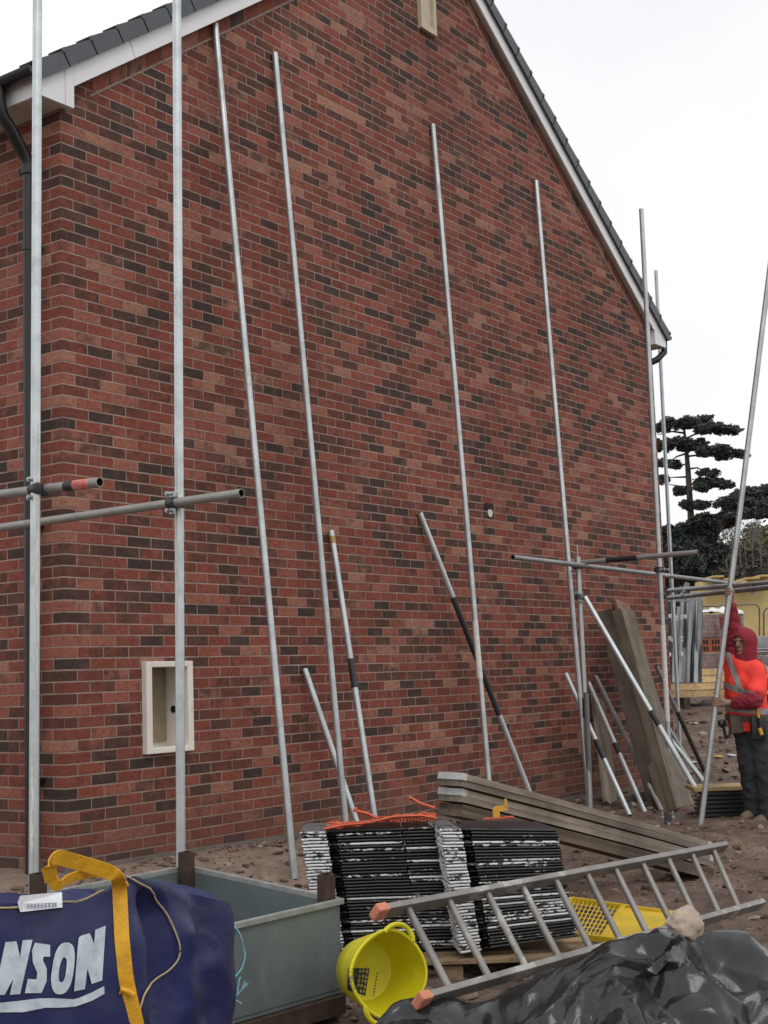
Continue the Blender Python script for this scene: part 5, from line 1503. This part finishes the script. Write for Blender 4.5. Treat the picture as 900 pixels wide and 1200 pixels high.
band(vest, J(861, 796), LAT*1.-DEP*.1+V3((0, 0, 1))*.25, .022, .006, 'reflective_band', M['reflect'], [(J(861, 812), V3((0, 0, -1)))])
band(vest, J(876, 841), V3((0, 0, 1))+LAT*.05, .028, .014, 'tool_belt', M['leather'])
from_bm(vest.copy(), 'vest', M['hivis'], per)
tr_ = capsules([[(J(875.5, 843, .01), .150), (J(879, 850, 0), .145)], [(J(872.5, 849, .02), .118), (J(877, 872, .0), .105), (knR, .088), (J(880, 920, 0), .078), (J(884.5, 950, .02), .078)], [(J(885, 850, -.06), .118), (J(891, 872, -.08), .105), (knL, .09), (J(898, 925, -.09), .080), (J(899.5, 955, -.08), .082)]], .013, 6)
wrinkle(tr_, .012, 9, (1, 1, 1.2), 8); from_bm(tr_, 'trousers', M['jeans'], per)
for a, t_ in ((J(884, 952, .02), J(872.5, 957.5, -.06)), (J(899, 957, -.08), J(887, 963.5, -.17))):
    bt = capsules([[(a+V3((0, 0, .02)), .062), (a-V3((0, 0, .02)), .058)], [(a-V3((0, 0, .03)), .05), (a.lerp(t_, .6), .047), (t_, .042)]], .009, 4)
    fz = ground_z(a.x, a.y)-.005
    bmesh.ops.bisect_plane(bt, geom=bt.verts[:]+bt.edges[:]+bt.faces[:], plane_co=(0, 0, min(a.z, t_.z)-.035), plane_no=(0, 0, -1), clear_outer=True)
    from_bm(bt, 'boot', M['boot'], per)
for c, w2, h2_ in ((J(862, 843, -.13), .11, .16), (J(888, 846, -.20), .13, .20)):
    m = MB(); m.box(c-V3((0, 0, h2_*.25)), (w2, .07, h2_), (LAT, DEP, V3((0, 0, 1))), bev=.018); m.build('tool_pouch', M['leather'] if w2 < .12 else M['dark_tool'], per, smooth=50)
# things hanging from the belt
M['tool_yellow'] = simple('yellow tool grip', (.6, .32, .02), .5)
e = empty('hammer', J(889, 850, -.26), 'hammer with yellow grip hanging from the belt pouch of the worker', 'hammer')
m = MB(); a, b_ = J(886.5, 828, -.245), J(889, 841, -.255); m.path([a, b_], .013, 8); m.build('grip', M['tool_yellow'], e, smooth=60)
m = MB(); m.path([b_, J(891, 855, -.26)], .012, 8); m.build('shaft', M['dark_tool'], e, smooth=60)
m = MB(); m.path([J(890, 853, -.262), J(892.5, 861, -.265)], .017, 8); m.build('end_grip', M['tool_yellow'], e, smooth=60)
e = empty('ratchet_spanner', J(848, 850, -.1), 'black and silver ratchet spanner hanging at the hip of the worker', 'spanner')
m = MB(); m.blob(J(846, 847.5, -.1), .042, 3, (1.1, .8, 1.0), .12, 2); m.build('head', M['dark_tool'], e, smooth=60)
m = MB(); m.path([J(845.5, 843.5, -.12), J(845.5, 844.5, -.13)], .02, 8); m.build('socket', M['galv_bright'], e)
m = MB(); m.path([J(848, 853, -.1), J(851, 866, -.1)], .013, 8); m.build('shaft', M['dark_tool'], e, smooth=60)
m = MB(); m.path([J(851, 866, -.1), J(852.5, 873, -.1)], .010, 8); m.build('tip', M['galv_bright'], e, smooth=60)
m = MB(); m.path([J(864, 838, -.14), J(857, 850, -.13), J(855, 862, -.12)], [.022, .02, .012], 8); m.build('hanging_strap', M['leather'], per, smooth=60)

# ------------------------------------------------------------------ trees and hill
M['bark'] = simple('pine bark', (.085, .070, .058), .9, var=.3, scale=1.5)
def leaf_mat(name, a, b_):
    t = NT(name); g = t.n('ShaderNodeNewGeometry'); c = t.ramp(g.outputs['Random Per Island'], [(0, a), (1, b_)]); t.base(c); t.pset(Roughness=.7, Specular_IOR_Level=.25); return t.m
M['needles'] = leaf_mat('pine needles', (.042, .054, .047), (.115, .135, .115))  # distance haze is put into the needle colour, paler and greyer
M['dark_leaf'] = leaf_mat('dark evergreen', (.026, .033, .027), (.07, .082, .066))
M['olive'] = leaf_mat('bare winter wood', (.075, .068, .040), (.17, .15, .085))
M['brown_wood'] = leaf_mat('dull brown wood', (.035, .033, .028), (.085, .075, .058))
M['twig'] = simple('grey twigs', (.16, .15, .14), .9)
def cluster(m, c, rx, ry, rz, n, s, rn, flat=.5):
    """needle tufts spread through a flattened clump with ragged edges"""
    k = 0
    while k < n:
        p = V3((rn.uniform(-1, 1), rn.uniform(-1, 1), rn.uniform(-1, 1)))
        if p.length > 1: continue
        w_ = noise.noise(V3((p.x*2.3+c.x, p.y*2.3, p.z*2.3+c.z)))
        if p.length > .60+.75*w_: continue
        k += 1
        q = c+LAT*(p.x*rx)+DEP*(p.y*ry)+V3((0, 0, p.z*rz))
        a = V3((rn.uniform(-1, 1), rn.uniform(-1, 1), rn.uniform(-1, 1)*flat)).normalized(); b2 = a.cross(V3((rn.uniform(-1, 1), rn.uniform(-1, 1), rn.uniform(-.2, 1)))).normalized()
        r_ = s*rn.uniform(.5, 1.3)
        m.poly([q-a*r_, q+b2*r_*.45, q+a*r_*1.1, q-b2*r_*.45])
DT_ = 90.
def T(x, y, d=0.): return P(740+x/5.456, 480+y/5.456, DT_+d)
px_m = DT_/F/5.456
def pine(name, label, trunk, limbs, plates, s, dens, mat, seed, d0=0.):
    rn = random.Random(seed); base = T(trunk[-1][0], trunk[-1][1], d0); gz = ground_z(base.x, base.y)
    e = empty(name, V3((base.x, base.y, gz)), label, 'tree')
    pts = [T(x, y, d0) for x, y, r in trunk]+[V3((base.x, base.y, gz-.3))]; rad = [r for x, y, r in trunk]+[trunk[-1][2]*1.15]
    m = MB(); m.path(pts, rad, 9); m.build('trunk', M['bark'], e, smooth=60)
    for lm in limbs:
        m = MB(); q = [T(x, y, d0+rn.uniform(-.6, .6)) for x, y in lm]; m.path(q, [lerp(.08, .03, i/(len(q)-1)) for i in range(len(q))], 6); m.build('limb', M['bark'], e, smooth=60)
    m = MB()
    for x, y, rx, ry in plates:
        c = T(x, y, d0+rn.uniform(-1.2, 1.2)); a, b2 = rx*px_m, ry*px_m
        n_sub = max(3, int(rx/11))
        for k in range(n_sub):            # each plate is made of smaller tufts
            cc = c+LAT*rn.uniform(-a, a)*.78+DEP*rn.uniform(-1, 1)*a*.5+V3((0, 0, rn.uniform(-b2, b2)*.5))
            cluster(m, cc, a*.40+.3, a*.40+.3, b2*.72+.12, int(dens*max(.4, rx*ry/1500)/n_sub*2.2), s, rn)
    m.build('crown', M[mat], e)
pine('pine_tree', 'tall flat topped pine with tiered branches beyond the house', [(335, 100, .06), (342, 180, .10), (352, 270, .14), (362, 400, .18), (368, 500, .195), (376, 620, .21), (384, 760, .24), (390, 960, .3)],
     [[(340, 190), (400, 160), (480, 140), (560, 115)], [(338, 150), (260, 140), (170, 160)], [(352, 300), (430, 290), (540, 265), (640, 290)], [(350, 250), (270, 230), (180, 200)], [(352, 280), (290, 300), (250, 330)], [(362, 380), (420, 372), (470, 395)], [(364, 430), (240, 434)], [(366, 495), (310, 490), (240, 478)], [(368, 520), (440, 490), (540, 450)], [(372, 590), (330, 600)], [(372, 600), (430, 605)]],
     [(300, 90, 90, 34), (420, 78, 100, 32), (500, 112, 95, 28), (610, 128, 80, 26), (180, 115, 50, 30), (300, 215, 100, 32), (400, 230, 75, 36), (200, 235, 50, 34), (520, 262, 95, 28), (620, 282, 80, 32), (690, 285, 45, 20), (265, 352, 55, 22), (195, 340, 35, 26), (190, 450, 38, 36), (470, 395, 32, 22), (520, 415, 30, 20), (480, 465, 90, 28), (590, 470, 70, 26), (450, 500, 50, 22), (330, 515, 42, 22), (335, 612, 48, 22), (430, 610, 48, 26)], .125, 1050, 'needles', 5)
pine('evergreen_tree', 'broad dark evergreen with spreading limbs at the right edge', [(700, 560, .15), (640, 640, .25), (560, 740, .33), (470, 860, .4), (440, 960, .45)],
     [[(640, 640), (720, 600), (830, 540)], [(620, 660), (720, 680), (860, 650)], [(590, 700), (680, 730)], [(560, 740), (480, 700)]],
     [(640, 585, 90, 32), (760, 540, 100, 36), (860, 515, 60, 30), (960, 530, 80, 40), (740, 600, 80, 28), (840, 610, 90, 34), (930, 640, 80, 40), (700, 665, 110, 30), (820, 670, 80, 24), (620, 640, 40, 26), (600, 730, 70, 30), (520, 700, 80, 34)], .125, 1000, 'needles', 11, -4.)
def bushy(label, plates, s, dens, mat, seed, d0, name='evergreen_shrub'):
    rn = random.Random(seed); b0 = T(plates[-1][0], plates[-1][1]+60, d0); gz = ground_z(b0.x, b0.y)
    e = empty(name, V3((b0.x, b0.y, gz)), label, 'tree'); m = MB(); m.path([V3((b0.x, b0.y, gz-.2)), T(plates[0][0], plates[0][1], d0)], [.3, .1], 7); m.build('trunk', M['bark'], e)
    m = MB()
    for x, y, rx, ry in plates:
        c = T(x, y, d0+rn.uniform(-1, 1)); a, b2 = rx*px_m, ry*px_m
        for k in range(6): cluster(m, c+LAT*rn.uniform(-a, a)*.5+DEP*rn.uniform(-1, 1)*a*.5+V3((0, 0, rn.uniform(-b2, b2)*.5)), a*.55, a*.55, b2*.55, int(dens*rx*ry/5000/6*3), s, rn, 1.)
    m.build('crown', M[mat], e)
bushy('dark bushy evergreen mass under the tall pine', [(440, 720, 90, 60), (360, 800, 90, 80), (500, 780, 80, 70), (430, 880, 120, 90), (300, 900, 80, 90), (520, 930, 110, 90), (380, 1000, 150, 90), (300, 1040, 120, 80), (440, 1080, 150, 80)], .24, 900, 'dark_leaf', 3, -6)
bushy('smaller dark evergreen close behind the house corner', [(225, 790, 40, 46), (262, 800, 50, 60), (240, 880, 60, 80), (250, 980, 80, 90), (240, 1080, 90, 80)], .24, 900, 'dark_leaf', 4, -3)
# bare shrub showing sky between its twigs
e = empty('bare_tree', T(690, 1000, 4), 'pale leafless tree between the evergreen and the brown wood', 'tree'); rn = random.Random(2); m = MB()
def twig(p, dr, L, r_, k):
    q = p+dr*L; m.path([p, q], [r_, r_*.6], 5)
    if k > 0:
        for _ in range(4 if k > 1 else 5): twig(p.lerp(q, rn.uniform(.45, 1)), (dr+V3((rn.uniform(-.7, .7), rn.uniform(-.7, .7), rn.uniform(-.15, .5)))).normalized(), L*rn.uniform(.5, .75), r_*.55, k-1)
for x in (560, 610, 660, 700, 740, 780, 830): twig(T(x, 1010, 4+rn.uniform(-2, 2)), V3((rn.uniform(-.2, .2), 0, 1)).normalized(), 2.1*rn.uniform(.7, 1.2), .035, 4)
m.build('branches', M['twig'], e)
# wooded hillside far behind: reads as one mass
DH = 190.
rn = random.Random(6); m = MB(); m2 = MB()
hb = MB()
prof = [(600, 705), (700, 700), (760, 668), (800, 654), (826, 648), (845, 640), (868, 632), (900, 622), (960, 612), (1100, 600), (1300, 590)]
rows = []
for j in range(9):
    row = []
    for i in range(41):
        px = lerp(560, 1300, i/40); top = P(px, interp(px, prof)+6, DH); s = j/8
        base = top-DEP*(60*(1-s)); zb_ = ground_base(base.x, base.y)
        row.append(hb.bm.verts.new((base.x, base.y, lerp(zb_-1, top.z, s**.8)+1.2*noise.noise(V3((i*.7, j*.7, 0)))*(1 if j else 0))))
    rows.append(row)
for A, B in zip(rows, rows[1:]):
    for i in range(40): hb.face([A[i], A[i+1], B[i+1], B[i]])
last = rows[-1]; tail = [hb.bm.verts.new((v.co.x+DEP.x*300, v.co.y+DEP.y*300, v.co.z-2)) for v in last]
for i in range(40): hb.face([last[i], last[i+1], tail[i+1], tail[i]])
def hillpt(u, s):
    x = u*40; i = min(39, int(x)); y = s*8; j = min(7, int(y)); fx, fy = x-i, y-j
    g = lambda a, b_: V3(HC[b_][a])
    return g(i, j).lerp(g(i+1, j), fx).lerp(g(i, j+1).lerp(g(i+1, j+1), fx), fy)
HC = [[tuple(v.co) for v in r] for r in rows]
tag(hb.build('hills', M['brown_wood'], smooth=180, loc=(0, 0, 0)), kind='structure')
for k in range(520):
    u, s = rn.random()*.75, rn.random()**.8; c = hillpt(u, s); pxk = 560+740*u
    r_ = rn.uniform(2.0, 3.6)
    tgt = m2 if (pxk > 848+rn.uniform(-22, 22)) else m
    cluster(tgt, c+V3((0, 0, r_*.3)), r_, r_, r_*.85, 150, .34, rn, 1.)
tag(m.build('far_wood', M['brown_wood'], loc=(0, 0, 0)), 'dark brown leafless wood on the far hillside', 'wood', kind='stuff')
tag(m2.build('far_wood', M['olive'], loc=(0, 0, 0)), 'olive brown wood on the far hillside at the right', 'wood', kind='stuff')

# ------------------------------------------------------------------ light, sky, camera
wd = D.worlds.new('World'); scene.world = wd; wd.use_nodes = True
nt = wd.node_tree; nt.nodes.clear()
out = nt.nodes.new('ShaderNodeOutputWorld'); bg = nt.nodes.new('ShaderNodeBackground'); sky = nt.nodes.new('ShaderNodeTexSky')
sky.sky_type = 'NISHITA'; sky.sun_disc = False; SUN_EL, SUN_AZ = R_(52), R_(215)
sky.sun_elevation = SUN_EL; sky.sun_rotation = SUN_AZ; sky.air_density = 1.; sky.dust_density = 4.; sky.ozone_density = 1.
# overcast: a bright even cloud sheet over the clear sky
tc = nt.nodes.new('ShaderNodeTexCoord'); nz = nt.nodes.new('ShaderNodeTexNoise'); nz.inputs['Scale'].default_value = 1.6; nz.inputs['Detail'].default_value = 5
cr = nt.nodes.new('ShaderNodeValToRGB'); cr.color_ramp.elements[0].position = .3; cr.color_ramp.elements[0].color = (8.5, 8.65, 8.8, 1); cr.color_ramp.elements[1].position = .7; cr.color_ramp.elements[1].color = (11.0, 11.0, 10.95, 1)
mx = nt.nodes.new('ShaderNodeMix'); mx.data_type = 'RGBA'; mx.inputs[0].default_value = .93
nt.links.new(tc.outputs['Generated'], nz.inputs['Vector']); nt.links.new(nz.outputs['Fac'], cr.inputs[0]); nt.links.new(sky.outputs[0], mx.inputs[6]); nt.links.new(cr.outputs[0], mx.inputs[7])
nt.links.new(mx.outputs[2], bg.inputs[0]); bg.inputs[1].default_value = .105; nt.links.new(bg.outputs[0], out.inputs[0])
sl_ = D.lights.new('sun', 'SUN'); sl_.energy = .8; sl_.angle = R_(25); sl_.color = (1, .98, .95)
so = D.objects.new('sun', sl_); COL.objects.link(so)
# direction towards the sun, matching the sky's rotation
sd_ = V3((math.sin(SUN_AZ)*math.cos(SUN_EL), math.cos(SUN_AZ)*math.cos(SUN_EL), math.sin(SUN_EL)))
so.rotation_euler = sd_.to_track_quat('Z', 'Y').to_euler(); so.location = (0, -5, 20)
cam = D.cameras.new('camera'); co_ = D.objects.new('camera', cam); COL.objects.link(co_)
cam.sensor_fit = 'VERTICAL'; cam.sensor_height = 36; cam.lens = 36*F/1200; cam.clip_start = .1; cam.clip_end = 6000
co_.matrix_world = Matrix(((RT.x, UP.x, -FW.x, CAM.x), (RT.y, UP.y, -FW.y, CAM.y), (RT.z, UP.z, -FW.z, CAM.z), (0, 0, 0, 1)))
scene.camera = co_
vs_ = scene.view_settings; vs_.view_transform = 'Standard'; vs_.look = 'None'; vs_.exposure = 0.08; vs_.gamma = 1; vs_.use_curve_mapping = False
scene.cycles.max_bounces = 6; scene.cycles.transparent_max_bounces = 8
